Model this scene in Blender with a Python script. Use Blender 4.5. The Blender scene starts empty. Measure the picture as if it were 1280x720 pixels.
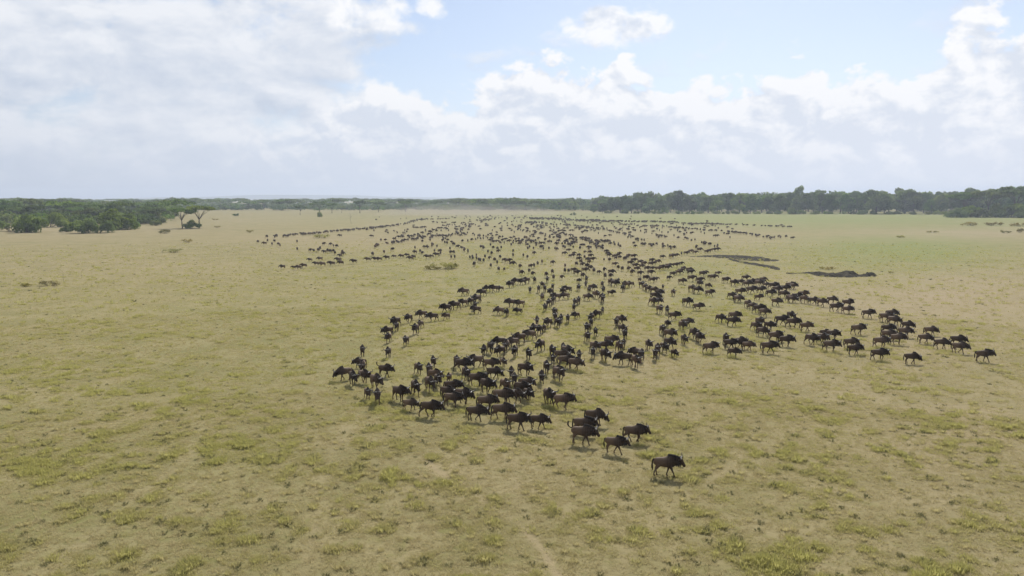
import bpy, bmesh, math, random
import numpy as np
from mathutils import Vector, Matrix, Euler
R = math.radians
random.seed(7)
rng = np.random.default_rng(7)
scn = bpy.context.scene
col = scn.collection

# ------------------------------------------------------------------ camera
CAM_H, FPX, TILT = 15.0, 985.0, R(6.54)      # metres, focal length in photo pixels, downward tilt
cam_d = bpy.data.cameras.new('camera')
cam_d.sensor_width = 36.0
cam_d.lens = FPX / 1280 * 36.0
cam_d.clip_start, cam_d.clip_end = 0.5, 40000
cam = bpy.data.objects.new('camera', cam_d)
cam.location = (0, 0, CAM_H)
cam.rotation_euler = (R(90) - TILT, 0, 0)
col.objects.link(cam)
scn.camera = cam

def ray(px, py):
    u, v = (px - 640) / FPX, (360 - py) / FPX
    return np.array([u, math.cos(TILT) + v * math.sin(TILT), -math.sin(TILT) + v * math.cos(TILT)])
def at(px, py, z=0.0):
    d = ray(px, py)
    t = (z - CAM_H) / d[2]
    return np.array([d[0] * t, d[1] * t, z])
def azel(px, py):
    d = ray(px, py); d = d / np.linalg.norm(d)
    return math.atan2(d[0], d[1]), math.asin(d[2])

# ------------------------------------------------------------------ sun, sky, exposure
SUN_AZ, SUN_EL = R(14), R(41)                # azimuth to the right of the view, behind the herd
sun_dir = np.array([math.sin(SUN_AZ) * math.cos(SUN_EL), math.cos(SUN_AZ) * math.cos(SUN_EL), math.sin(SUN_EL)])
sd = bpy.data.lights.new('sun', 'SUN')
sd.energy = 5.0; sd.angle = R(0.55); sd.color = (1.0, 0.95, 0.86)
sun = bpy.data.objects.new('sun', sd)
sun.rotation_euler = Vector(-sun_dir).to_track_quat('-Z', 'Y').to_euler()
sun.location = (0, 0, 60)
col.objects.link(sun)

scn.view_settings.view_transform = 'Standard'
scn.view_settings.look = 'None'
scn.view_settings.exposure = 0.25
scn.view_settings.gamma = 1.0
scn.view_settings.use_curve_mapping = False
scn.cycles.use_denoising = True
scn.cycles.max_bounces = 6
scn.cycles.volume_bounces = 0
scn.cycles.transparent_max_bounces = 8

class NT:
    """small helper to write node trees"""
    def __init__(s, tree): s.t = tree; tree.nodes.clear()
    def n(s, typ, **kw):
        nd = s.t.nodes.new(typ)
        for k, v in kw.items(): setattr(nd, k, v)
        return nd
    def put(s, sock, v):
        if hasattr(v, 'is_output') or isinstance(v, bpy.types.NodeSocket): s.t.links.new(v, sock)
        else: sock.default_value = v
    def m(s, op, a, b=None, c=None, clamp=False):
        nd = s.n('ShaderNodeMath', operation=op, use_clamp=clamp)
        for i, v in enumerate((a, b, c)):
            if v is not None: s.put(nd.inputs[i], v)
        return nd.outputs[0]
    def vm(s, op, a, b=None):
        nd = s.n('ShaderNodeVectorMath', operation=op)
        s.put(nd.inputs[0], a)
        if b is not None: s.put(nd.inputs[1], b)
        return nd.outputs[0]
    def noise(s, vec, scale, detail=4, rough=.5, dist=0, lac=2.0):
        nd = s.n('ShaderNodeTexNoise')
        s.put(nd.inputs['Vector'], vec); s.put(nd.inputs['Scale'], scale)
        nd.inputs['Detail'].default_value = detail; nd.inputs['Roughness'].default_value = rough
        nd.inputs['Distortion'].default_value = dist; nd.inputs['Lacunarity'].default_value = lac
        return nd.outputs[0]
    def smooth(s, v, a, b, lo=0.0, hi=1.0):
        nd = s.n('ShaderNodeMapRange', interpolation_type='SMOOTHSTEP')
        s.put(nd.inputs[0], v); s.put(nd.inputs[1], a); s.put(nd.inputs[2], b); s.put(nd.inputs[3], lo); s.put(nd.inputs[4], hi)
        return nd.outputs[0]
    def lin(s, v, a, b, lo=0.0, hi=1.0):
        nd = s.n('ShaderNodeMapRange')
        s.put(nd.inputs[0], v); s.put(nd.inputs[1], a); s.put(nd.inputs[2], b); s.put(nd.inputs[3], lo); s.put(nd.inputs[4], hi)
        return nd.outputs[0]
    def mix(s, f, a, b):
        nd = s.n('ShaderNodeMix', data_type='RGBA')
        s.put(nd.inputs[0], f)
        s.put(nd.inputs[6], (*a, 1) if isinstance(a, tuple) and len(a) == 3 else a)
        s.put(nd.inputs[7], (*b, 1) if isinstance(b, tuple) and len(b) == 3 else b)
        return nd.outputs[2]
    def curve(s, v, pts):
        nd = s.n('ShaderNodeFloatCurve')
        c = nd.mapping.curves[0]
        while len(c.points) > 2: c.points.remove(c.points[1])
        c.points[0].location = pts[0]; c.points[-1].location = pts[-1]
        for p in pts[1:-1]: c.points.new(*p)
        nd.mapping.update()
        s.put(nd.inputs['Value'], v)
        return nd.outputs[0]
    def attr(s, name, typ='GEOMETRY'):
        nd = s.n('ShaderNodeAttribute', attribute_name=name, attribute_type=typ)
        return nd

world = bpy.data.worlds.new('World')
scn.world = world
world.use_nodes = True
def build_world():
    w = NT(world.node_tree)
    out = w.n('ShaderNodeOutputWorld')
    sky = w.n('ShaderNodeTexSky', sky_type='NISHITA', sun_disc=False)
    sky.sun_elevation = SUN_EL; sky.sun_rotation = SUN_AZ
    sky.altitude = 1500; sky.air_density = 1.0; sky.dust_density = 2.0; sky.ozone_density = 1.2
    bg_sky = w.n('ShaderNodeBackground'); w.put(bg_sky.inputs[0], sky.outputs[0]); bg_sky.inputs[1].default_value = 0.098
    d = w.vm('NORMALIZE', w.n('ShaderNodeTexCoord').outputs['Generated'])
    sp = w.n('ShaderNodeSeparateXYZ'); w.put(sp.inputs[0], d)
    el = w.m('ARCSINE', sp.outputs[2])
    az = w.m('ARCTAN2', sp.outputs[0], sp.outputs[1])
    tt = w.lin(az, -0.7, 0.7)
    def T(px): return (azel(px, 150)[0] + 0.7) / 1.4
    def E(py, px=640): return azel(px, py)[1]
    # flattened direction for wide layers, plain one for billows
    def scaled(x, y, z):
        return w.vm('MULTIPLY', d, (x, y, z))
    dz = scaled(1, 1, 1.5)
    bill = w.noise(dz, 16, 9, .55, .2)
    bill2 = w.noise(w.vm('ADD', dz, (0.010, 0.0, 0.017)), 16, 9, .55, .2)   # the same field a step towards the sun
    bill3 = w.noise(dz, 26, 8, .6, .3)
    wide = w.noise(scaled(1, 1, 2.0), 8.0, 9, .58, .2)
    wide2 = w.noise(w.vm('ADD', scaled(1, 1, 2.0), (0.014, 0.0, 0.028)), 8.0, 9, .58, .2)
    # --- cumulus bank: height of its tops against azimuth
    tops = [(-400, 150), (0, 150), (250, 135), (400, 112), (440, 100), (520, 106), (575, 122), (600, 108), (625, 84), (690, 76), (740, 92), (775, 84), (805, 88), (835, 118), (880, 104), (920, 96), (960, 80), (1000, 84),
            (1030, 105), (1085, 90), (1130, 102), (1165, 72), (1195, 36), (1240, 4), (1290, -10), (1500, 60)]
    pts = [(max(0, min(1, T(x))), E(y, x) / 0.35) for x, y in tops]
    pts[0] = (0, pts[0][1]); pts[-1] = (1, pts[-1][1])
    top = w.m('MULTIPLY', w.curve(tt, pts), 0.35)
    depth = w.m('SUBTRACT', top, el)
    cA = w.m('ADD', w.m('MULTIPLY', depth, 16.0), w.m('MULTIPLY', w.m('SUBTRACT', bill, 0.5), 3.0))
    # small detached cumulus clouds with frayed edges
    aS = 0.0
    for (px, py, sx, sy, k) in ((772, 34, 40, 15, 1.75), (540, 6, 15, 13, 1.2), (452, 14, 42, 20, 1.15)):
        a0, e0 = azel(px, py)
        q = w.m('ADD', w.m('POWER', w.m('ABSOLUTE', w.m('MULTIPLY', w.m('SUBTRACT', az, a0), FPX / sx * .8)), 2), w.m('POWER', w.m('ABSOLUTE', w.m('MULTIPLY', w.m('SUBTRACT', el, e0), FPX / sy * .8)), 2))
        g = w.m('SUBTRACT', k * .9, w.m('MULTIPLY', q, .8))
        g = w.m('ADD', g, w.m('MULTIPLY', w.m('SUBTRACT', bill3, 0.5), 4.2))
        aS = w.m('MAXIMUM', aS, w.smooth(g, 0.0, 1.1))
    # scattered cumulus over the rest of the sky
    gen = w.noise(scaled(1, 1, 1), 3.2, 8, .55, .2)
    cG = w.m('ADD', w.m('MULTIPLY', w.m('SUBTRACT', gen, 0.60), 6), w.smooth(el, .24, .34, -3.0, 0.0))
    cA = w.m('MAXIMUM', cA, cG)
    aA = w.m('MULTIPLY', w.smooth(cA, -0.02, w.curve(tt, [(0, 1), (T(330), 1.0), (T(430), .6), (T(560), .3), (1, .28)])), w.smooth(az, azel(150, 150)[0], azel(430, 150)[0], .45, 1.0))
    aS = w.m('MULTIPLY', aS, .92)
    # --- thin wide layer, thick to the left of the view and thinning to the right
    cov = w.curve(tt, [(0, 1.0), (T(0), 1.0), (T(330), .95), (T(400), .8), (T(450), .5), (T(560), .12), (T(700), .1), (T(1000), .12), (T(1280), .35), (1, .45)])
    cB = w.m('ADD', cov, w.m('MULTIPLY', w.m('SUBTRACT', wide, 0.55), 3.4))
    aB = w.m('MULTIPLY', w.smooth(cB, 0.1, 0.8), 0.95)
    # --- light and shade in the clouds
    reliefA = w.m('MULTIPLY', w.m('SUBTRACT', bill, bill2), 6.5)
    litA = w.m('ADD', w.m('ADD', w.smooth(depth, 0.0, 0.075, 1.0, 0.25), reliefA), w.m('MULTIPLY', w.m('SUBTRACT', 0.5, gen), .5), clamp=True)
    colA = w.mix(litA, (0.71, 0.765, 0.86), (1.0, 1.0, 1.01))
    litB = w.m('ADD', w.m('MULTIPLY', w.m('SUBTRACT', wide, wide2), 4.5), w.smooth(wide, .75, .35, .3, .85), clamp=True)
    colB = w.mix(litB, (0.58, 0.645, 0.755), (0.89, 0.905, 0.94))
    bgA = w.n('ShaderNodeBackground'); w.put(bgA.inputs[0], colA); bgA.inputs[1].default_value = 0.86
    bgB = w.n('ShaderNodeBackground'); w.put(bgB.inputs[0], colB); bgB.inputs[1].default_value = 0.86
    # pale air low over the horizon
    hz_c = w.mix(w.lin(az, -.6, .5), (0.50, 0.565, 0.685), (0.80, 0.83, 0.93))
    bgH = w.n('ShaderNodeBackground'); w.put(bgH.inputs[0], hz_c); bgH.inputs[1].default_value = 0.86
    hz = w.m('MULTIPLY', w.m('EXPONENT', w.m('MULTIPLY', w.m('MAXIMUM', el, 0), -1 / 0.068)), 0.96)
    hz0 = w.m('MULTIPLY', w.m('EXPONENT', w.m('MULTIPLY', w.m('MAXIMUM', el, 0), -1 / 0.20)), 0.62)
    def mixs(f, a, b):
        nd = w.n('ShaderNodeMixShader'); w.put(nd.inputs[0], f); w.t.links.new(a, nd.inputs[1]); w.t.links.new(b, nd.inputs[2]); return nd.outputs[0]
    s = mixs(hz0, bg_sky.outputs[0], bgH.outputs[0])
    s = mixs(aB, s, bgB.outputs[0])
    s = mixs(w.m('MAXIMUM', aA, aS), s, bgA.outputs[0])
    s = mixs(hz, s, bgH.outputs[0])
    w.t.links.new(s, out.inputs[0])
build_world()

# ------------------------------------------------------------------ helpers
def material(name):
    mt = bpy.data.materials.new(name); mt.use_nodes = True
    return mt, NT(mt.node_tree)
def principled(w, color, rough=.8, spec=.2, normal=None):
    b = w.n('ShaderNodeBsdfPrincipled'); o = w.n('ShaderNodeOutputMaterial')
    w.put(b.inputs['Base Color'], (*color, 1) if isinstance(color, tuple) and len(color) == 3 else color)
    w.put(b.inputs['Roughness'], rough); b.inputs['Specular IOR Level'].default_value = spec
    if normal is not None: w.put(b.inputs['Normal'], normal)
    w.t.links.new(b.outputs[0], o.inputs[0])
    return b
def mesh_obj(name, verts, faces, mat, parent=None, smooth=True, link=True):
    me = bpy.data.meshes.new(name)
    me.from_pydata([tuple(v) for v in verts], [], [tuple(f) for f in faces])
    if mat: me.materials.append(mat)
    if smooth: me.polygons.foreach_set('use_smooth', [True] * len(me.polygons))
    o = bpy.data.objects.new(name, me)
    if link: col.objects.link(o)
    if parent: o.parent = parent
    return o
def tag(o, label=None, cat=None, group=None, kind=None):
    for k, v in (('label', label), ('category', cat), ('group', group), ('kind', kind)):
        if v: o[k] = v
    return o
def empty(name, loc=(0, 0, 0), rz=0, s=1):
    o = bpy.data.objects.new(name, None); col.objects.link(o)
    o.location = loc; o.rotation_euler = (0, 0, rz); o.scale = (s, s, s); o.empty_display_size = .2
    return o
def fattr(me, name, vals, typ='FLOAT', dom='POINT'):
    a = me.attributes.new(name, typ, dom)
    a.data.foreach_set('vector' if typ == 'FLOAT_VECTOR' else 'value', np.asarray(vals, dtype=np.float32).ravel())

def _hash(ix, iy, seed):
    h = (ix.astype(np.int64) * 374761393 + iy.astype(np.int64) * 668265263 + seed * 974634777) & 0x7fffffff
    h = ((h ^ (h >> 13)) * 1274126177) & 0x7fffffff
    return ((h ^ (h >> 16)) & 0xffff) / 65535.0
def vnoise(x, y, seed=0):
    ix, iy = np.floor(x), np.floor(y); fx, fy = x - ix, y - iy
    fx, fy = fx * fx * (3 - 2 * fx), fy * fy * (3 - 2 * fy)
    a, b, c, d = _hash(ix, iy, seed), _hash(ix + 1, iy, seed), _hash(ix, iy + 1, seed), _hash(ix + 1, iy + 1, seed)
    return a + (b - a) * fx + (c - a) * fy + (a - b - c + d) * fx * fy
def fbm(x, y, oct=4, seed=0):
    s, amp, tot = 0, 1, 0
    for i in range(oct):
        s = s + amp * vnoise(x * 2 ** i, y * 2 ** i, seed + i * 17); tot += amp; amp *= .5
    return s / tot

# ------------------------------------------------------------------ what grows where (pixel tracings turned into ground positions)
def to_px(x, y):
    yc = y * math.cos(TILT) + CAM_H * math.sin(TILT)
    v = (y * math.sin(TILT) - CAM_H * math.cos(TILT)) / np.maximum(yc, 1e-3)
    return 640 + FPX * x / np.maximum(yc, 1e-3), 360 - FPX * v
def patch(x, y, cx, cy, rx, ry):
    """soft ellipse on the ground whose centre and axes were read off the photograph"""
    px, py = to_px(x, y)
    lf = lambda p: np.log(np.maximum(p - 247, .5))
    sy = (lf(np.float64(cy + ry)) - lf(np.float64(max(cy - ry, 249)))) / 2
    q = ((px - cx) / rx) ** 2 + ((lf(py) - lf(np.float64(cy))) / sy) ** 2
    return np.where(y > 5, np.exp(-q), 0)
GREEN = [(1030, 273, 460, 10, 1.0), (860, 276, 260, 9, .6), (1120, 312, 140, 22, 1.0), (820, 268, 160, 4, .5), (1040, 325, 80, 10, .3), (1250, 274, 90, 6, .6),
         (650, 350, 120, 30, .35), (500, 470, 140, 60, .3), (330, 420, 300, 60, .2), (900, 390, 90, 40, .3), (300, 580, 120, 50, .25), (620, 315, 70, 20, .3), (870, 335, 70, 14, .45), (100, 600, 200, 120, .2), (480, 330, 200, 22, .2)]
BARE = [(1190, 292, 130, 8, 1.0), (1200, 350, 130, 22, .8), (1180, 375, 180, 34, .95), (1170, 440, 150, 50, .6), (940, 450, 170, 40, .35), (420, 300, 200, 16, .4), (1050, 355, 140, 12, .6), (1120, 480, 160, 40, .35), (640, 570, 220, 45, .22), (560, 420, 60, 18, .3), (800, 290, 200, 12, .5), (560, 280, 120, 10, .55), (740, 330, 130, 30, .35),
        (90, 285, 220, 14, .5), (300, 275, 120, 10, .3), (960, 300, 120, 8, .35), (1230, 560, 140, 120, .45), (880, 465, 160, 25, .35), (150, 330, 200, 18, .3)]
TRAILS = [([(700, 296), (704, 350), (690, 400), (640, 452)], 1.3, .45), ([(900, 345), (980, 362), (1050, 384), (1130, 412), (1240, 450)], 1.3, .5), ([(690, 345), (620, 360), (540, 392), (480, 440)], 1.1, .45), ([(800, 320), (830, 370), (832, 410), (800, 455)], 1.1, .4),
          ([(720, 385), (640, 420), (560, 470), (520, 500)], 1.2, .45), ([(530, 572), (548, 588), (598, 622), (648, 655), (676, 690), (694, 722), (706, 760)], .24, .95), ([(448, 505), (430, 540), (405, 590), (398, 640), (380, 720)], .4, .35),
          ([(600, 520), (640, 580), (655, 640), (660, 660)], .45, .5), ([(820, 600), (930, 650), (1050, 720)], .5, .4), ([(250, 560), (200, 600), (120, 660), (40, 730)], .5, .45),
          ([(1125, 455), (1000, 520), (860, 620), (760, 720)], .5, .35), ([(900, 470), (1010, 480), (1160, 505), (1290, 520)], .6, .4)]
def masks(x, y):
    g = np.zeros_like(x); b = np.zeros_like(x)
    for cx, cy, rx, ry, k in GREEN: g = np.maximum(g, k * patch(x, y, cx, cy, rx, ry))
    for cx, cy, rx, ry, k in BARE: b = np.maximum(b, k * patch(x, y, cx, cy, rx, ry))
    t = np.zeros_like(x)
    for pts, wd, k in TRAILS:
        P = [at(*p)[:2] for p in pts]
        wob = (fbm(x * .35, y * .35, 2, 91) - .5) * 1.6
        for (ax, ay), (bx, by) in zip(P[:-1], P[1:]):
            dx, dy = bx - ax, by - ay; L = dx * dx + dy * dy
            s = np.clip(((x - ax) * dx + (y - ay) * dy) / L, 0, 1)
            dd = np.hypot(x - ax - s * dx + wob * .4, y - ay - s * dy)
            t = np.maximum(t, k * np.exp(-(dd / wd) ** 2))
    n = fbm(x / 9, y / 9, 4, 3)
    t = t * np.clip((fbm(x / 3, y / 3, 3, 55) - .2) * 2.5, .4, 1)
    return np.clip(g * (.55 + .9 * n), 0, 1), np.clip(b * (.4 + 1.2 * (1 - n)), 0, 1), t

# ------------------------------------------------------------------ ground
mat_ground, w = material('savanna_soil_and_grass')
def build_ground_mat(w):
    pos = w.n('ShaderNodeNewGeometry').outputs['Position']
    green, bare, trail = (w.attr(k).outputs['Fac'] for k in ('green', 'bare', 'trail'))
    big = w.noise(pos, .022, 5, .6)
    mid = w.noise(pos, .16, 6, .62, .3)
    fine = w.noise(pos, 1.1, 7, .68, .4)
    grit = w.noise(pos, 7.0, 5, .7)
    c = w.mix(w.smooth(mid, .38, .62), (0.182, 0.162, 0.073), (0.240, 0.204, 0.106))          # olive mat - straw
    c = w.mix(w.m('MULTIPLY', w.smooth(big, .42, .62), .55), c, (0.240, 0.201, 0.103))
    c = w.mix(w.m('MULTIPLY', w.smooth(fine, .50, .66), .55), c, (0.146, 0.144, 0.044))        # green clumps
    c = w.mix(w.m('MULTIPLY', w.smooth(w.noise(pos, .5, 6, .65, .5), .55, .72), .5), c, (0.170, 0.161, 0.053))
    c = w.mix(w.m('MULTIPLY', w.smooth(grit, .56, .72), .45), c, (0.095, 0.080, 0.043))
    c = w.mix(w.m('MULTIPLY', bare, w.smooth(fine, .3, .6, .55, .95)), c, (0.268, 0.215, 0.138))
    c = w.mix(w.m('MULTIPLY', green, w.smooth(mid, .3, .62, 1.0, .8)), c, (0.160, 0.180, 0.058))
    c = w.mix(w.m('MULTIPLY', trail, .62, clamp=True), c, (0.285, 0.225, 0.140))
    bp = w.n('ShaderNodeBump'); bp.inputs['Strength'].default_value = .8; bp.inputs['Distance'].default_value = .16
    w.put(bp.inputs['Height'], w.m('ADD', w.m('MULTIPLY', fine, 1.0), w.m('MULTIPLY', grit, .35)))
    principled(w, c, .95, .05, bp.outputs[0])
build_ground_mat(w)

def build_ground():
    rad = [10.0]
    while rad[-1] < 9000: rad.append(rad[-1] * 1.02)
    ang = list(np.arange(-48, 48.01, .35)) + list(np.arange(54, 309, 6.0))
    rad, ang = np.array(rad), np.radians(np.array(ang))
    na, nr = len(ang), len(rad)
    A, B = np.meshgrid(ang, rad)
    x, y = (B * np.sin(A)).ravel(), (B * np.cos(A)).ravel()
    verts = np.column_stack([x, y, np.zeros_like(x)])
    i = np.arange(nr - 1)[:, None] * na; j = np.arange(na)[None, :]; j2 = (j + 1) % na
    F = np.stack([i + j, i + j2, i + na + j2, i + na + j], -1).reshape(-1, 4)[:, ::-1]
    c = len(verts); verts = np.vstack([verts, [0, 0, 0]])
    faces = F.tolist() + [(c, (k + 1) % na, k) for k in range(na)]
    o = mesh_obj('ground', verts, faces, mat_ground, smooth=False)
    g, b, t = masks(verts[:, 0], verts[:, 1])
    fattr(o.data, 'green', g); fattr(o.data, 'bare', b); fattr(o.data, 'trail', t)
    tag(o, kind='structure')
build_ground()

# ------------------------------------------------------------------ far hills, faint on the skyline
mat_hill, w = material('far_hill'); principled(w, (0.10, 0.115, 0.07), .95, .05)
def build_hills():
    vs, fs = [], []
    Y0, n = 7300, 120
    for k in range(n + 1):
        px = 120 + 640 * k / n
        x = (px - 640) / FPX * Y0
        h = 8 + 26 * math.exp(-((px - 330) / 95) ** 2) + 14 * math.exp(-((px - 455) / 60) ** 2) + 10 * vnoise(np.array([px / 30.]), np.array([0.]), 5)[0]
        h *= min(1, (k + 1) / 14, (n + 1 - k) / 14)
        vs += [(x, Y0, -.5), (x * 1.02, Y0 + 180, h), (x * 1.08, Y0 + 620, -.5)]
    for k in range(n):
        a = 3 * k
        fs += [(a, a + 3, a + 4, a + 1), (a + 1, a + 4, a + 5, a + 2)]
    tag(mesh_obj('hills', vs, fs, mat_hill), kind='structure')
build_hills()

# ------------------------------------------------------------------ dark eroded earth beyond the right flank of the herd
mat_mud, w = material('dark_wet_earth')
pos = w.n('ShaderNodeNewGeometry').outputs['Position']
n1 = w.noise(pos, 1.3, 6, .65)
bp = w.n('ShaderNodeBump'); bp.inputs['Strength'].default_value = .9; bp.inputs['Distance'].default_value = .25; w.put(bp.inputs['Height'], n1)
principled(w, w.mix(w.smooth(n1, .35, .65), (0.015, 0.014, 0.011), (0.048, 0.043, 0.030)), .95, .03, bp.outputs[0])
def relief(name, outline, heights, seed, label, cat):
    """irregular mound of earth: a strip along a traced line, each station with a half width (px) and a height (m)"""
    vs, fs = [], []
    P = np.array([at(x, y)[:2] for x, y, _ in outline]); W = np.array([w_ for _, _, w_ in outline]); H = np.array(heights)
    seg = np.r_[0, np.cumsum(np.hypot(*np.diff(P, axis=0).T))]
    n = max(24, int(seg[-1] / .35)); m = 13
    s = np.linspace(0, seg[-1], n)
    X, Y, Wd, Hh = (np.interp(s, seg, a) for a in (P[:, 0], P[:, 1], W, H))
    tx, ty = np.gradient(X), np.gradient(Y); L = np.hypot(tx, ty); nx, ny = -ty / L, tx / L
    for i in range(n):
        for j in range(m):
            q = j / (m - 1) * 2 - 1
            wv = Wd[i] * (0.65 + .8 * float(fbm(np.array([s[i] * .55]), np.array([3.0 + (q > 0)]), 3, seed)[0]))
            x, y = X[i] + nx[i] * q * wv, Y[i] + ny[i] * q * wv
            nz = float(fbm(np.array([x * .9]), np.array([y * .9]), 4, seed + 5)[0])
            z = (1 - abs(q) ** 2.2) * (Hh[i] * max(0, 3.4 * (nz - .5) + .55) + .05) - (.06 if abs(q) > .99 else 0)
            vs.append((x, y, z))
    for i in range(n - 1):
        for j in range(m - 1):
            a = i * m + j; fs.append((a, a + m, a + m + 1, a + 1))
    o = mesh_obj(name, vs, fs, mat_mud)
    return tag(o, label, cat, 'dark bare earth beside the herd')
relief('earth_bank', [(984, 342, .5), (1005, 341.5, .9), (1022, 341.5, 1.6), (1035, 344, 3.2), (1050, 345, 3.0), (1062, 344, 3.4), (1074, 345, 1.6), (1082, 344.5, 1.7), (1089, 345, 1.2), (1092, 346, .3)],
       [.1, .2, .35, .6, .5, .6, .3, .95, .6, .05], 21, 'long dark lumpy bank of bare earth ending in a raised knob', 'earth bank')
relief('mud_ridge', [(862, 320.8, .7), (880, 320.5, 2.4), (905, 320.3, 5.0), (922, 321.5, 6.2), (940, 324, 4.6), (956, 326, 2.8), (972, 325, .8)],
       [.05, .14, .2, .2, .18, .14, .04], 31, 'flat dark streak of bare mud beside the drifting columns', 'mud')
relief('mud_ridge', [(912, 324, .6), (935, 329, 1.6), (955, 332, 1.8), (966, 335, 1.3), (972, 337.5, .4)], [.05, .14, .14, .2, .06], 41, 'second dark mud streak forking off towards the lumpy bank', 'mud')
relief('mud_ridge', [(944, 323.5, .4), (958, 323.8, .7), (970, 324.6, .3)], [.05, .18, .05], 51, 'shortest thin dark mud streak above the fork', 'mud')

# ------------------------------------------------------------------ grass
mat_grass, w = material('savanna_grass')
tint = w.attr('tint', 'INSTANCER').outputs['Fac']
lc = w.attr('hue').outputs['Fac']
gc = w.mix(tint, (0.505, 0.435, 0.238), (0.435, 0.420, 0.130))
gc = w.mix(w.lin(tint, 1.0, 1.6), gc, (0.105, 0.118, 0.042))  # herb green, darkened so tussock shade is painted into the leaf colour
gc = w.mix(w.m('MULTIPLY', lc, .4), gc, (0.40, 0.335, 0.19))
df = w.n('ShaderNodeBsdfDiffuse'); tr = w.n('ShaderNodeBsdfTranslucent'); ms = w.n('ShaderNodeMixShader'); oo = w.n('ShaderNodeOutputMaterial')
w.put(df.inputs[0], gc); w.put(tr.inputs[0], gc); ms.inputs[0].default_value = .5
w.t.links.new(df.outputs[0], ms.inputs[1]); w.t.links.new(tr.outputs[0], ms.inputs[2]); w.t.links.new(ms.outputs[0], oo.inputs[0])

tuft_col = bpy.data.collections.new('grass_tuft_shapes')
def make_tuft(name, nb, hgt, spread, splay, wid):
    vs, fs, hu = [], [], []
    for b in range(nb):
        a = random.uniform(0, 2 * math.pi); r = spread * math.sqrt(random.random())
        bx, by = r * math.cos(a), r * math.sin(a)
        la = a + random.gauss(0, .9); h = hgt * random.uniform(.5, 1.15); lean = splay * random.uniform(.3, 1.3) * h
        wd = wid * random.uniform(.7, 1.3); px, py = -math.sin(la) * wd, math.cos(la) * wd
        k = len(vs); hv = random.random()
        vs += [(bx - px, by - py, -.01), (bx + px, by + py, -.01),
               (bx + math.cos(la) * lean * .45 + px * .8, by + math.sin(la) * lean * .45 + py * .8, h * .62),
               (bx + math.cos(la) * lean * .45 - px * .8, by + math.sin(la) * lean * .45 - py * .8, h * .62),
               (bx + math.cos(la) * lean, by + math.sin(la) * lean, h)]
        fs += [(k, k + 1, k + 2, k + 3), (k + 3, k + 2, k + 4)]; hu += [hv] * 5
    o = mesh_obj(name, vs, fs, mat_grass, smooth=False, link=False)
    fattr(o.data, 'hue', hu)
    tuft_col.objects.link(o)
make_tuft('tuft_a', 22, .17, .16, .7, .011)
make_tuft('tuft_b', 26, .13, .24, 1.2, .011)
make_tuft('tuft_c', 18, .10, .20, 1.7, .012)
make_tuft('tuft_d', 34, .19, .20, .8, .012)
make_tuft('tuft_e', 38, .17, .30, 1.0, .013)
make_tuft('tuft_f', 16, .24, .12, .6, .010)

make_tuft('tuft_g', 60, .34, .24, .75, .014)             # tall tussock
make_tuft('tuft_h', 30, .16, .20, 1.3, .024)             # leafy herb, also strewn dark in place of shadows among tussocks

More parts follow.
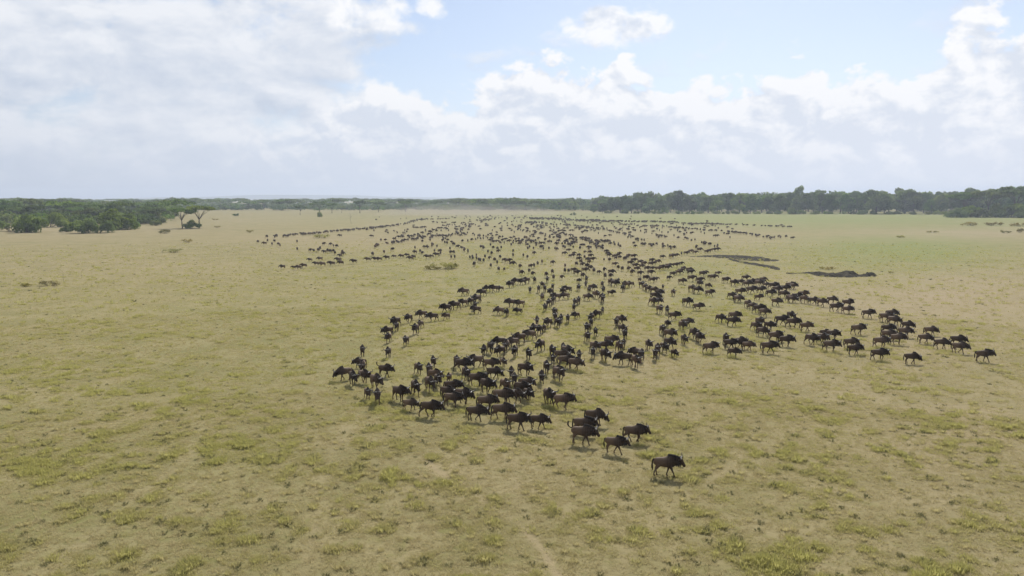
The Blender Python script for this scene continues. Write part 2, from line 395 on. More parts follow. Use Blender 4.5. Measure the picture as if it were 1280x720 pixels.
def build_grass():
    out = []
    for r0, r1, dens, sc in ((26, 62, 46, 1.0), (62, 110, 15, 1.2), (110, 300, 2.0, 1.7)):
        half = R(46); area = half * (r1 * r1 - r0 * r0); n = int(area * dens)
        r = np.sqrt(rng.uniform(r0 * r0, r1 * r1, n)); a = rng.uniform(-half, half, n)
        out.append(np.column_stack([r * np.sin(a), r * np.cos(a), np.full(n, sc)]))
    P = np.vstack(out); x, y, sc = P.T
    g, b, t = masks(x, y)
    clump = fbm(x / .95, y / .95, 2, 11); patchy = fbm(x / 5, y / 5, 4, 23); wide = fbm(x / 30, y / 30, 3, 29)
    dens = np.clip((clump - .5) * 1.8 + (patchy - .5) * .5 + .66 + g * .3 - b * .25, .42, 1) * np.clip((300 - np.hypot(x, y)) / 170, 0, 1) * (1 - .92 * np.clip(t * 1.3, 0, 1))
    keep = rng.random(len(x)) < dens
    x, y, sc, g, b, clump, patchy, wide = (v[keep] for v in (x, y, sc, g, b, clump, patchy, wide))
    n = len(x)
    big = np.clip((clump - .62) * 5 + (patchy - .5) * 1.0, 0, 1)
    pick = np.where(rng.random(n) < big * .6, rng.integers(3, 6, n), rng.integers(0, 3, n))
    rr_ = rng.random(n); tus = fbm(x / 2.6, y / 2.6, 2, 61)
    pick = np.where(rr_ < .010 + .06 * np.clip((tus - .52) * 3, 0, 1), 6, np.where(rr_ > .982, 7, pick))
    tint = np.clip(.36 + (clump - .5) * 1.9 + (patchy - .5) * 1.1 + (wide - .5) * .9 + g * .5 - b * .5 + rng.normal(0, .16, n), 0, 1)
    tint = np.where(pick == 6, np.clip(tint + .3, 0, 1), np.where(pick == 7, 1.6, tint))
    size = sc * rng.uniform(.55, 1.0, n) * (.75 + .55 * big)
    size = np.where((pick >= 6) & (sc > 1.1), size * .75, size)
    me = bpy.data.meshes.new('grass'); me.vertices.add(n)
    me.vertices.foreach_set('co', np.column_stack([x, y, np.zeros(n)]).astype(np.float32).ravel())
    fattr(me, 'tint', tint); fattr(me, 'scl', size); fattr(me, 'rotz', rng.uniform(0, 6.283, n))
    pa = me.attributes.new('pick', 'INT', 'POINT'); pa.data.foreach_set('value', pick.astype(np.int32))
    o = bpy.data.objects.new('grass', me); col.objects.link(o)
    gn = bpy.data.node_groups.new('grass_scatter', 'GeometryNodeTree')
    gn.interface.new_socket('Geometry', in_out='INPUT', socket_type='NodeSocketGeometry')
    gn.interface.new_socket('Geometry', in_out='OUTPUT', socket_type='NodeSocketGeometry')
    N = gn.nodes; L = gn.links
    gi, go = N.new('NodeGroupInput'), N.new('NodeGroupOutput')
    m2p = N.new('GeometryNodeMeshToPoints'); iop = N.new('GeometryNodeInstanceOnPoints')
    ci = N.new('GeometryNodeCollectionInfo'); ci.inputs['Collection'].default_value = tuft_col
    ci.inputs['Separate Children'].default_value = True; ci.inputs['Reset Children'].default_value = True
    def na(name, typ):
        nd = N.new('GeometryNodeInputNamedAttribute'); nd.data_type = typ; nd.inputs['Name'].default_value = name; return nd.outputs[0]
    cx = N.new('ShaderNodeCombineXYZ'); L.new(na('rotz', 'FLOAT'), cx.inputs[2])
    L.new(gi.outputs[0], m2p.inputs['Mesh']); L.new(m2p.outputs[0], iop.inputs['Points'])
    L.new(ci.outputs[0], iop.inputs['Instance']); iop.inputs['Pick Instance'].default_value = True
    L.new(na('pick', 'INT'), iop.inputs['Instance Index'])
    L.new(cx.outputs[0], iop.inputs['Rotation']); L.new(na('scl', 'FLOAT'), iop.inputs['Scale'])
    L.new(iop.outputs[0], go.inputs[0])
    o.modifiers.new('scatter', 'NODES').node_group = gn
    tag(o, 'short dry olive and straw coloured grass covering the plain', 'grass', kind='stuff')
build_grass()

# ------------------------------------------------------------------ trees and bushes
def leaf_mat(name, dark, light):
    mt, w = material(name)
    h = w.attr('hue').outputs['Fac']; r = w.n('ShaderNodeObjectInfo').outputs['Random']; r2 = w.attr('rnd').outputs['Fac']
    c = w.mix(h, dark, light)
    rr = w.m('FRACT', w.m('ADD', r, r2))
    hs = w.n('ShaderNodeHueSaturation'); w.put(hs.inputs['Color'], c); w.put(hs.inputs['Value'], w.lin(rr, 0, 1, .62, 1.4)); w.put(hs.inputs['Hue'], w.lin(w.m('FRACT', w.m('MULTIPLY', rr, 7.3)), 0, 1, .482, .518))
    w.put(hs.inputs['Saturation'], w.lin(w.m('FRACT', w.m('MULTIPLY', rr, 3.7)), 0, 1, .95, 1.25))
    df = w.n('ShaderNodeBsdfDiffuse'); tr = w.n('ShaderNodeBsdfTranslucent'); ms = w.n('ShaderNodeMixShader'); oo = w.n('ShaderNodeOutputMaterial')
    w.put(df.inputs[0], hs.outputs[0]); w.put(tr.inputs[0], hs.outputs[0]); ms.inputs[0].default_value = .4
    w.t.links.new(df.outputs[0], ms.inputs[1]); w.t.links.new(tr.outputs[0], ms.inputs[2]); w.t.links.new(ms.outputs[0], oo.inputs[0])
    return mt
M_forest = leaf_mat('forest_leaves', (0.060, 0.098, 0.032), (0.195, 0.252, 0.082))
M_acacia = leaf_mat('acacia_leaves', (0.070, 0.104, 0.030), (0.170, 0.220, 0.066))
M_bush = leaf_mat('bush_leaves', (0.095, 0.128, 0.038), (0.205, 0.250, 0.076))
M_dry = leaf_mat('dry_shrub_leaves', (0.190, 0.172, 0.070), (0.330, 0.295, 0.125))
M_bark, w = material('bark'); principled(w, w.mix(w.noise(w.n('ShaderNodeTexCoord').outputs['Object'], 2.5, 5, .6), (0.055, 0.044, 0.034), (0.14, 0.115, 0.09)), .9, .1)
M_pale, w = material('bleached_wood'); principled(w, (0.33, 0.30, 0.25), .85, .1)

def tube(pts, radii, sides=6):
    pts = [np.array(p, float) for p in pts]; vs, fs = [], []
    for i, p in enumerate(pts):
        t = pts[min(i + 1, len(pts) - 1)] - pts[max(i - 1, 0)]; t /= np.linalg.norm(t) + 1e-9
        a = np.cross(t, (0.31, 0.95, 0.05) if abs(t[2]) > .5 else (0, 0, 1)); a /= np.linalg.norm(a); b = np.cross(t, a)
        for k in range(sides):
            q = 2 * math.pi * k / sides; vs.append(p + radii[i] * (math.cos(q) * a + math.sin(q) * b))
    for i in range(len(pts) - 1):
        for k in range(sides):
            k2 = (k + 1) % sides; fs.append((i * sides + k, i * sides + k2, (i + 1) * sides + k2, (i + 1) * sides + k))
    fs.append(tuple(range(sides))[::-1]); fs.append(tuple(range((len(pts) - 1) * sides, len(pts) * sides)))
    return vs, fs
def merge(parts):
    V, F = [], []
    for v, f in parts:
        k = len(V); V += list(v); F += [tuple(i + k for i in q) for q in f]
    return V, F
def leaf_cloud(blobs, n, size, rs):
    """leaf sprays spread through the volume of several uneven clumps"""
    vol = np.array([b[1][0] * b[1][1] * b[1][2] for b in blobs]) ** .62; vol /= vol.sum()
    idx = rs.choice(len(blobs), n, p=vol)
    C = np.array([b[0] for b in blobs])[idx]; RR = np.array([b[1] for b in blobs])[idx]; hue_b = rs.uniform(0, 1, len(blobs))[idx]
    d = rs.normal(size=(n, 3)); d /= np.linalg.norm(d, axis=1)[:, None]
    d[:, 2] = np.where((d[:, 2] < -.25) & (rs.random(n) < .5), -d[:, 2], d[:, 2])
    lump = .80 + .45 * (vnoise(d[:, 0] * 2.2 + idx * 7.1 + 50, d[:, 1] * 2.2 + d[:, 2] * 1.9 + 50, 77))
    rad = rs.random(n) ** .32 * lump
    P = C + RR * d * rad[:, None]
    nrm = d + rs.normal(size=(n, 3)) * .55; nrm /= np.linalg.norm(nrm, axis=1)[:, None]
    t = np.cross(nrm, rs.normal(size=(n, 3))); t /= np.linalg.norm(t, axis=1)[:, None] + 1e-9; b = np.cross(nrm, t)
    s = size * rs.uniform(.55, 1.35, n)[:, None]; k = rs.uniform(.45, .9, n)[:, None]
    bend = nrm * s * .25
    V = np.stack([P - t * s - bend, P - b * s * k, P + t * s - bend, P + b * s * k], 1).reshape(-1, 3)
    V[:, 2] = np.maximum(V[:, 2], .03)
    F = np.arange(4 * n).reshape(-1, 4)
    hue = np.clip(np.repeat(hue_b * .55 + rs.random(n) * .45, 4), 0, 1)
    return V, F, hue

def shape_forest(rs, H, n, size):
    parts, blobs = [], []
    tr = H * .018
    parts.append(tube([(0, 0, -.1), (.1, 0, H * .2), (0.2, .1, H * .45), (0, .1, H * .72)], [tr * 1.5, tr, tr * .75, tr * .35], 7))
    for i in range(15):
        a = rs.uniform(0, 6.283); q = rs.uniform(.1, 1); z = rs.uniform(.32, .90) if i > 4 else rs.uniform(.15, .35)
        rr = H * (.36 if z < .7 else .26) * math.sqrt(q)
        c = (rr * math.cos(a), rr * math.sin(a), H * z); s = H * rs.uniform(.11, .19)
        blobs.append((c, (s * 1.15, s * 1.15, s * .85)))
        if i % 2: parts.append(tube([(0.1, 0, H * z * .55), (c[0] * .5, c[1] * .5, H * z * .8), c], [tr * .5, tr * .35, tr * .12], 5))
    return parts, leaf_cloud(blobs, n, size, rs)
def shape_acacia(rs, H, n, size):
    parts, blobs = [], []
    tr = H * .022; lean = rs.uniform(-.08, .08) * H
    fork = (lean * .5, 0, H * .36)
    parts.append(tube([(0, 0, -.1), (lean * .3, .05, H * .18), fork], [tr * 1.35, tr, tr * .9], 7))
    for i in range(9):
        a = i * 2.4 + rs.uniform(-.4, .4); rr = H * .52 * math.sqrt(rs.uniform(.04, 1)); z = H * (rs.uniform(.80, .93) - .10 * (rr / (H * .5)) ** 2)
        c = (lean + rr * math.cos(a), rr * math.sin(a), z); s = H * rs.uniform(.14, .23)
        blobs.append((c, (s * 1.25, s * 1.25, s * .36)))
        parts.append(tube([fork, (lean + c[0] * .35, c[1] * .45, H * .60), (c[0], c[1], z - s * .15)], [tr * .55, tr * .38, tr * .12], 5))
    return parts, leaf_cloud(blobs, n, size, rs)
def shape_bush(rs, H, n, size):
    parts, blobs = [], []
    for i in range(13):
        a = rs.uniform(0, 6.283); q = math.sqrt(rs.uniform(0, 1)); z = H * rs.uniform(.22, .78) * (1.08 - .45 * q)
        c = (H * .85 * q * math.cos(a), H * .85 * q * math.sin(a), z); s = H * rs.uniform(.2, .33)
        blobs.append((c, (s * 1.15, s * 1.15, s * .85)))
        if i < 7: parts.append(tube([(c[0] * .12, c[1] * .12, -.05), (c[0] * .5, c[1] * .5, z * .55), c], [H * .018, H * .012, H * .005], 5))
    return parts, leaf_cloud(blobs, n, size, rs)
def shape_shrub(rs, H, n, size):
    parts, blobs = [], []
    for i in range(9):
        a = rs.uniform(0, 6.283); q = math.sqrt(rs.uniform(0, 1)); c = (H * 1.3 * q * math.cos(a), H * 1.3 * q * math.sin(a), H * rs.uniform(.25, .6))
        s = H * rs.uniform(.25, .42); blobs.append((c, (s * 1.2, s * 1.2, s * .8)))
        parts.append(tube([(c[0] * .3, c[1] * .3, -.03), (c[0] * .7, c[1] * .7, c[2] * .7), (c[0], c[1], c[2] * 1.2)], [.03, .02, .008], 4))
    return parts, leaf_cloud(blobs, n, size, rs)
SHAPES = {'forest': (shape_forest, M_forest), 'acacia': (shape_acacia, M_acacia), 'bush': (shape_bush, M_bush), 'shrub': (shape_shrub, M_dry)}
plant_meshes = {}
def plant_mesh(kind, v, H, n, size):
    key = (kind, v, n)
    if key not in plant_meshes:
        rs = np.random.default_rng(1000 + v * 31 + len(kind))
        fn, lm = SHAPES[kind]
        parts, (V, F, hue) = fn(rs, H, n, size)
        tv, tf = merge(parts)
        mt = bpy.data.meshes.new('trunk'); mt.from_pydata([tuple(p) for p in tv], [], tf); mt.materials.append(M_bark)
        mt.polygons.foreach_set('use_smooth', [True] * len(mt.polygons))
        mc = bpy.data.meshes.new('crown'); mc.from_pydata(V.tolist(), [], F.tolist()); mc.materials.append(lm); fattr(mc, 'hue', hue)
        plant_meshes[key] = (mt, mc, H)
    return plant_meshes[key]
REF = {'forest': (18., 3400, .62), 'acacia': (11., 2200, .42), 'bush': (7., 2600, .42), 'shrub': (1.2, 300, .13)}
def plant(name, kind, v, loc, H, label, cat, group=None, wide=1.0, mat=None):
    h0, n, s0 = REF[kind]
    mt, mc, _ = plant_mesh(kind, v, h0, n, s0)
    root = empty(name, (loc[0], loc[1], 0), random.uniform(0, 6.283))
    s = H / h0; root.scale = (s * wide, s * wide, s)
    t = bpy.data.objects.new('trunk' if kind != 'shrub' else 'stems', mt); c = bpy.data.objects.new('crown', mc)
    for o in (t, c): col.objects.link(o); o.parent = root
    return tag(root, label, cat, group)
def plant_px(name, kind, v, px, base, top, label, cat, group=None, wide=1.0):
    p = at(px, base); H = (base - top) / (base - 247) * CAM_H
    return plant(name, kind, v, p, H, label, cat, group, wide)

# --- forest beyond the green meadow: crown line read off the photograph
skyline = [(738, 249), (760, 244), (800, 238.5), (830, 243), (850, 238), (872, 243), (900, 241), (940, 238.5), (980, 240), (1010, 239), (1025, 236), (1050, 239), (1075, 237), (1095, 234), (1112, 239), (1128, 234), (1150, 239), (1170, 241),
           (1190, 238), (1215, 235), (1250, 233), (1290, 228), (1400, 232)]
SX, SY = zip(*skyline)
px = 742.0; k = 0
while px < 1345:
    base = 266.0 + .6 * math.sin(k * 2.1) + (px - 745) / 600 * 1.2
    topy = float(np.interp(px, SX, SY)) + random.choice((-.8, .5, 2, 4, 6.5)) + random.uniform(-.6, .6)
    wd = random.uniform(.85, 1.1); HH = (base - topy) / (base - 247) * CAM_H
    look = ('towering' if HH > 22 else 'tall' if HH > 20 else 'lower') + (' broad-crowned' if wd > 1.0 else ' narrow-crowned' if wd < .92 else '')
    plant_px('forest_tree', 'forest', k % 7, px, base, topy, look + ' dense green tree along the forest edge beyond the meadow', 'tree', look + ' trees along the forest edge', wd)
    px += random.uniform(9, 15); k += 1
px = 748.0
while px < 1345:                                         # second row, a little higher and deeper
    base = 264.2 + random.uniform(-.4, .4); topy = float(np.interp(px, SX, SY)) + random.choice((-1.2, 0, 1.5, 4)) + random.uniform(-.5, .5)
    wd = random.uniform(.9, 1.15); HH = (base - topy) / (base - 247) * CAM_H
    look = ('very tall' if HH > 26 else 'tall' if HH > 23 else 'half-hidden') + (' broad' if wd > 1.06 else ' slender' if wd < .98 else ' round')
    plant_px('forest_tree', 'forest', k % 7, px, base, topy, look + ' tree rising just behind the front row of the forest edge', 'tree', look + ' trees behind the forest edge', wd)
    px += random.uniform(10, 17); k += 1
plant_px('forest_tree', 'forest', 2, 998, 265, 231.5, 'tallest dark tree sticking up above the forest skyline', 'tree', wide=.62)
plant_px('forest_tree', 'forest', 3, 1095, 267.5, 233, 'rounded brighter green tree bulging from the forest edge', 'tree', wide=1.1)
for x, b, t, wd in ((1205, 270.5, 238, .95), (1235, 271, 236, 1.15), (1268, 271, 231, 1.1), (1300, 271, 232, 1.1)):
    plant_px('acacia_tree', 'acacia', int(x) % 5, x, b, t, 'flat-topped tall acacia standing forward of the forest edge', 'tree', 'acacias forward of the forest', wd)
for x, b, t in ((1196, 272, 259), (1212, 271.5, 255), (1224, 272, 258), (1246, 271.5, 253), (1262, 272, 252), (1280, 271.5, 250)):
    plant_px('thicket_bush', 'bush', int(x) % 5, x, b, t, 'dense dark bush at the foot of the forward acacias', 'bush', 'bushes under the forward acacias', 1.0)
px = 760.0
while px < 1190:                                         # undergrowth at the forest foot
    b = 267.0 + (px - 745) / 600 * 1.6 + random.uniform(-.3, .3)
    plant_px('thicket_bush', 'bush', int(px) % 5, px, b, b - random.uniform(4, 8.5), 'low rounded bush at the foot of the tall forest', 'bush', 'undergrowth bushes at the forest foot', random.uniform(.9, 1.3))
    px += random.uniform(9, 22)
# --- woodland at the near left
for x, b, t, wd, v, lab in ((14, 289, 266, 1.05, 0, 'dull green rounded bush at the end of the woodland front'), (34, 290.5, 267, .9, 1, 'dark bush with gaps beneath, beside the woodland end'),
                            (62, 284, 263, .9, 2, 'pale green bush set back between the dark woodland bushes'), (84, 290, 280, .9, 3, 'small low pale bush in the gap of the woodland front'),
                            (107, 291.5, 268, .85, 4, 'dark low-branched bush at the front of the woodland'), (124, 291, 268, .8, 0, 'dark bush pressed against the brighter green bush'),
                            (143, 287, 259.5, .95, 1, 'large bright green bush bulging from the woodland front'), (158, 286, 266, .7, 2, 'small bright bush at the side of the large green bush')):
    plant_px('thicket_bush', 'bush', v, x, b, t, lab, 'bush', wide=wd)
for x, b, t, wd, v, lab in ((228, 285.5, 258, 1.05, 0, 'flat-topped acacia on the open grass, wider of the close pair'), (249, 285, 256, 1.05, 1, 'flat-topped acacia on the open grass, taller of the close pair'),
                            (196, 279, 259, .9, 2, 'flat-topped acacia just behind the acacia pair'), (180, 276, 257, .9, 3, 'acacia between the woodland and the acacia pair')):
    plant_px('acacia_tree', 'acacia', v, x, b, t, lab, 'tree', wide=wd)
plant_px('thicket_bush', 'bush', 3, 240, 285.5, 275, 'low dark bush under the acacia pair', 'bush', wide=1.1)
plant_px('thicket_bush', 'bush', 4, 194, 282, 273, 'small dark bush before the acacia behind the pair', 'bush', wide=.9)
for i in range(74):
    x = random.uniform(-60, 222); b = random.uniform(268, 281) - max(0, (x - 150)) * .045; t = random.uniform(250.5, 256) + (b - 268) * .35
    kd = 'acacia' if i % 3 else 'bush'; wd = random.uniform(.85, 1.25); HH = (b - t) / (b - 247) * CAM_H
    look = ('tall' if HH > 11 else 'middle-sized' if HH > 9.3 else 'low') + (' wide-spreading' if wd > 1.1 else ' narrow' if wd < .95 else ' rounded')
    where = 'deep in the woodland' if b < 271 else 'in the heart of the woodland' if b < 275 else 'just behind the woodland’s front bushes'
    plant_px('acacia_tree' if i % 3 else 'thicket_bush', kd, i % 5, x, b, t, look + (' green acacia ' if i % 3 else ' green bush ') + where, 'tree' if i % 3 else 'bush', look + (' acacias ' if i % 3 else ' bushes ') + where, wd)
# --- lone trees on the plain far ahead
for x, b, t, wd, v, lab in ((450, 265.8, 249, .72, 0, 'umbrella acacia with bare pale trunk alone on the far plain'), (415, 266, 253.5, .8, 1, 'low umbrella acacia next to the lone umbrella tree'), (427, 265.5, 257, .7, 2, 'small acacia between the two umbrella acacias'),
                            (375, 268, 256, .8, 3, 'grey-green acacia at the edge of the far tree belt'), (400, 266, 250.5, .9, 4, 'broad acacia in front of the far tree belt'), (330, 262, 249.3, 1.0, 1, 'large dark acacia crown over the far tree belt'),
                            (473, 264.5, 251.5, .9, 2, 'hazy acacia behind the dust of the herd'), (507, 264, 249.5, .9, 3, 'hazy acacia standing over the first animals of the herd')):
    plant_px('acacia_tree', 'acacia', v, x, b + .6, t, lab, 'tree', wide=wd * 1.15)
for x, b, t, wd, v, lab in ((295, 270, 265.5, .95, 0, 'dark round bush alone on the straw plain'), (399.5, 271.3, 263.5, .42, 1, 'narrow upright bush on the plain before the umbrella acacias'), (716, 269, 264.8, .9, 2, 'small round bush on the meadow before the forest'),
                            (352, 263, 260, .9, 3, 'tiny dark bush before the far tree belt')):
    plant_px('thicket_bush', 'bush', v, x, b, t, lab, 'bush', wide=wd)
for x, b, t, wd, lab in ((208, 292, 287.5, 1.5, 'yellowish low shrub near the acacia pair'), (235, 303, 299, 1.3, 'olive low shrub alone on the straw plain'), (311, 290.5, 287.7, 1.4, 'dark low shrub beyond the herd’s outer column'), (271, 284.6, 282.5, 1.4, 'small low shrub beside the acacia pair'),
                         (269, 275, 273.3, 1.8, 'faint low shrub on the straw plain beyond the acacias'), (219, 315.5, 311.5, 2.4, 'wide flat greenish shrub patch on open grass'), (556, 336.5, 329.5, 1.7, 'wide low dark shrub inside the bend of the herd'), (541, 337, 332.5, 1.8, 'flatter shrub joined to the wide shrub in the bend'),
                         (566, 335.5, 329, 1.0, 'denser dark shrub joined to the wide shrub in the bend'),
                         (400, 297.5, 293.2, 2.0, 'flat shrub under the long outer column of animals'), (30, 358, 354.5, 2.2, 'thin flat shrub patch on open pasture'), (62, 357, 350.5, 1.4, 'straggly olive shrub by a bare sapling'),
                         (1216, 282.5, 277.8, 1.8, 'olive shrub at the border of meadow and bare soil'), (1241, 282, 277.6, 1.8, 'olive shrub next along the border of the meadow'), (1278, 283, 278.5, 2.0, 'olive shrub clump beyond the dark bank of soil shrubs'),
                         (1257, 291.5, 288, 1.3, 'small dark shrub on the pinkish bare soil'), (1274, 290.5, 285.5, 1.0, 'taller dark shrub on the pinkish bare soil'), (1166, 290.8, 288.6, 2.2, 'flat reddish shrub on the bare soil'), (1124, 297, 294.5, 2.0, 'flat shrub between bare soil and green sward'),
                         (1027, 336.5, 333.5, 1.1, 'tiny dark shrub behind the lumpy earth bank'), (1038, 337.5, 333.3, 1.1, 'small dark shrub peeking over the lumpy earth bank'), (1113, 341.5, 339.2, 1.2, 'little shrub just past the knob of the earth bank')):
    plant_px('low_shrub', 'shrub', int(x) % 4, x, b, t - .35 * (b - t), lab, 'shrub', wide=wd * .75)
def sapling(px, base, top, label, seed):
    p = at(px, base); H = (base - top) / (base - 247) * CAM_H; rs = random.Random(seed)
    root = empty('bare_sapling', (p[0], p[1], 0)); tag(root, label, 'sapling')
    v, f = tube([(0, 0, -.05), (-.06 * H, 0, .4 * H), (-.02 * H, .02, .75 * H), (-.09 * H, 0, H)], [.014 * H, .011 * H, .008 * H, .003 * H], 6)
    mesh_obj('trunk', v, f, M_pale, root)
    for i in range(6):
        z = H * rs.uniform(.45, .9); a = rs.uniform(0, 6.28); L = H * rs.uniform(.15, .3)
        v, f = tube([(-.04 * H, 0, z), (-.04 * H + L * .5 * math.cos(a), L * .5 * math.sin(a), z + L * .5), (-.04 * H + L * .8 * math.cos(a), L * .8 * math.sin(a), z + L)], [.007 * H, .005 * H, .002 * H], 5)
        mesh_obj('branch', v, f, M_pale, root)
sapling(439, 279.5, 265.5, 'thin bleached bare sapling on the far plain', 3)
sapling(80, 353, 340, 'thin bare sapling by the straggly olive shrub', 5)

# --- far woodland that reads as one mass
def build_far_wood():
    VV, FF, HU, RN = [], [], [], []; off = 0
    lows = []
    for kind in ('forest', 'acacia', 'bush'):
        for v in range(5):
            rs = np.random.default_rng(500 + v * 13 + len(kind)); h0 = REF[kind][0]
            parts, (V, F, hue) = SHAPES[kind][0](rs, h0, 230, h0 * {'forest': .085, 'acacia': .07, 'bush': .10}[kind])
            lows.append((kind, h0, V, F, hue))
    rs = np.random.default_rng(99)
    spots = []
    for i in range(1500):                                # belt across the whole skyline
        px = rs.uniform(-160, 790); dep = rs.uniform(920, 2300) if px > 225 else rs.uniform(480, 2300)
        x = (px - 640) / FPX * dep
        kind = 1 if rs.random() < .7 else 2
        H = min(rs.uniform(10, 16), 13.3 + 1.3 * math.sin(px / 31.) + 1.2 * math.sin(px / 11.) + .7 * math.sin(px / 4.3)) if kind == 1 else rs.uniform(5, 8)
        spots.append((x, dep, kind, H))
    for i in range(900):                                 # low growth that closes the belt
        px = rs.uniform(200, 770); dep = rs.uniform(930, 1500)
        spots.append(((px - 640) / FPX * dep, dep, 2, rs.uniform(4, 8.5)))
    for i in range(380):                                 # growth between the woodland acacias
        px = rs.uniform(-160, 185); dep = rs.uniform(430, 900)
        spots.append(((px - 640) / FPX * dep, dep, 2, rs.uniform(5, 8.5)))
    for i in range(420):                                 # depth of the tall forest
        px = rs.uniform(750, 1420); dep = rs.uniform(850, 1150)
        spots.append(((px - 640) / FPX * dep, dep, 0, rs.uniform(16, 22) * min(1, .62 + max(0, px - 750) / 160)))
    for i in range(200):                                 # trees fading out left of the forest
        px = rs.uniform(560, 760); dep = rs.uniform(880, 1250)
        spots.append(((px - 640) / FPX * dep, dep, 0 if px > 690 else 1, rs.uniform(10, 14) + max(0, px - 690) / 70 * 3))
    for x, y, kind, H in spots:
        opts = [l for l in lows if l[0] == ('forest', 'acacia', 'bush')[kind]]
        _, h0, V, F, hue = opts[rs.integers(len(opts))]
        s = H / h0; a = rs.uniform(0, 6.283); wd = rs.uniform(.9, 1.3)
        M = np.array([[math.cos(a) * s * wd, -math.sin(a) * s * wd, 0], [math.sin(a) * s * wd, math.cos(a) * s * wd, 0], [0, 0, s]])
        VV.append(V @ M.T + (x, y, 0)); FF.append(F + off); HU.append(hue); RN.append(np.full(len(V), rs.random())); off += len(V)
    V, F = np.vstack(VV), np.vstack(FF)
    me = bpy.data.meshes.new('far_woodland'); me.vertices.add(len(V)); me.loops.add(F.size); me.polygons.add(len(F))
    me.vertices.foreach_set('co', V.astype(np.float32).ravel()); me.loops.foreach_set('vertex_index', F.astype(np.int32).ravel())
    me.polygons.foreach_set('loop_start', np.arange(0, F.size, 4, dtype=np.int32))
    me.update(calc_edges=True); me.materials.append(M_acacia)
    fattr(me, 'hue', np.concatenate(HU)); fattr(me, 'rnd', np.concatenate(RN))
    o = bpy.data.objects.new('far_woodland', me); col.objects.link(o)
    tag(o, 'distant hazy belt of woodland closing the plain', 'woodland', kind='stuff')
build_far_wood()

# ------------------------------------------------------------------ the herd: shapes
M_hide, w = material('wildebeest_hide')
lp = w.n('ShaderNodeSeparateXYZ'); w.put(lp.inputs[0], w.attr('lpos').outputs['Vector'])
rr = w.m('FRACT', w.m('ADD', w.n('ShaderNodeObjectInfo').outputs['Random'], w.attr('rnd').outputs['Fac']))
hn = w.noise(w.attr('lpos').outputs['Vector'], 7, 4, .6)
front = w.smooth(w.m('ADD', lp.outputs[0], w.m('MULTIPLY', w.m('SUBTRACT', hn, .5), .5)), -.35, .5)
hc = w.mix(front, (0.096, 0.064, 0.042), (0.046, 0.031, 0.022))
stripe = w.smooth(w.m('SINE', w.m('ADD', w.m('MULTIPLY', lp.outputs[0], 42), w.m('MULTIPLY', hn, 5))), .2, .9)
hc = w.mix(w.m('MULTIPLY', stripe, w.m('MULTIPLY', w.smooth(lp.outputs[0], -.05, .2), .6)), hc, (0.022, 0.018, 0.015))
hc = w.mix(w.m('MULTIPLY', w.smooth(lp.outputs[2], .62, .42), .55), hc, (0.095, 0.068, 0.046))
hc = w.mix(w.m('MULTIPLY', w.smooth(rr, .90, .97), .55), hc, (0.12, 0.075, 0.045))
hc = w.mix(w.m('MULTIPLY', w.m('MULTIPLY', w.smooth(lp.outputs[2], 1.08, 1.22), w.smooth(lp.outputs[0], .35, .05)), w.lin(hn, .3, .7, .2, .6)), hc, (0.150, 0.120, 0.092))  # paler rump and back ridge: the top sheen painted into the coat colour
hv = w.n('ShaderNodeHueSaturation'); w.put(hv.inputs['Color'], hc); w.put(hv.inputs['Value'], w.lin(w.m('FRACT', w.m('MULTIPLY', rr, 5.7)), 0, 1, .7, 1.6))
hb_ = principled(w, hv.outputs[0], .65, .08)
M_hair, w = material('black_hair'); principled(w, (0.016, 0.012, 0.010), .75, .1)
M_beard, w = material('pale_beard'); principled(w, (0.030, 0.024, 0.019), .8, .1)
M_horn, w = material('horn'); principled(w, (0.075, 0.066, 0.058), .4, .4)

def ring_loft(st, sides=14):
    """closed tube through stations (x, y, z, radius in the side plane, radius across)"""
    vs, fs = [], []
    for i, (x, y, z, rn, ry) in enumerate(st):
        a, b = st[max(i - 1, 0)], st[min(i + 1, len(st) - 1)]
        tx, tz = b[0] - a[0], b[2] - a[2]; L = math.hypot(tx, tz) or 1
        nx, nz = -tz / L, tx / L
        for k in range(sides):
            q = 2 * math.pi * k / sides
            vs.append((x + nx * rn * math.cos(q), y + ry * math.sin(q), z + nz * rn * math.cos(q)))
    for i in range(len(st) - 1):
        for k in range(sides):
            k2 = (k + 1) % sides; fs.append((i * sides + k, i * sides + k2, (i + 1) * sides + k2, (i + 1) * sides + k))
    fs.append(tuple(range(sides))[::-1]); fs.append(tuple(range((len(st) - 1) * sides, len(st) * sides)))
    return vs, fs
def leg_state(ph, amp):
    ph %= 1
    if ph < .62: return amp * (1 - 2 * ph / .62), 0.0
    q = (ph - .62) / .38
    return amp * (-math.cos(math.pi * q)), math.sin(math.pi * q)
def head_points(drop):
    poll = (.86 + .05 * drop, 1.20 - .40 * drop); muz = (poll[0] + .27 - .08 * drop, poll[1] - .44)
    return poll, muz
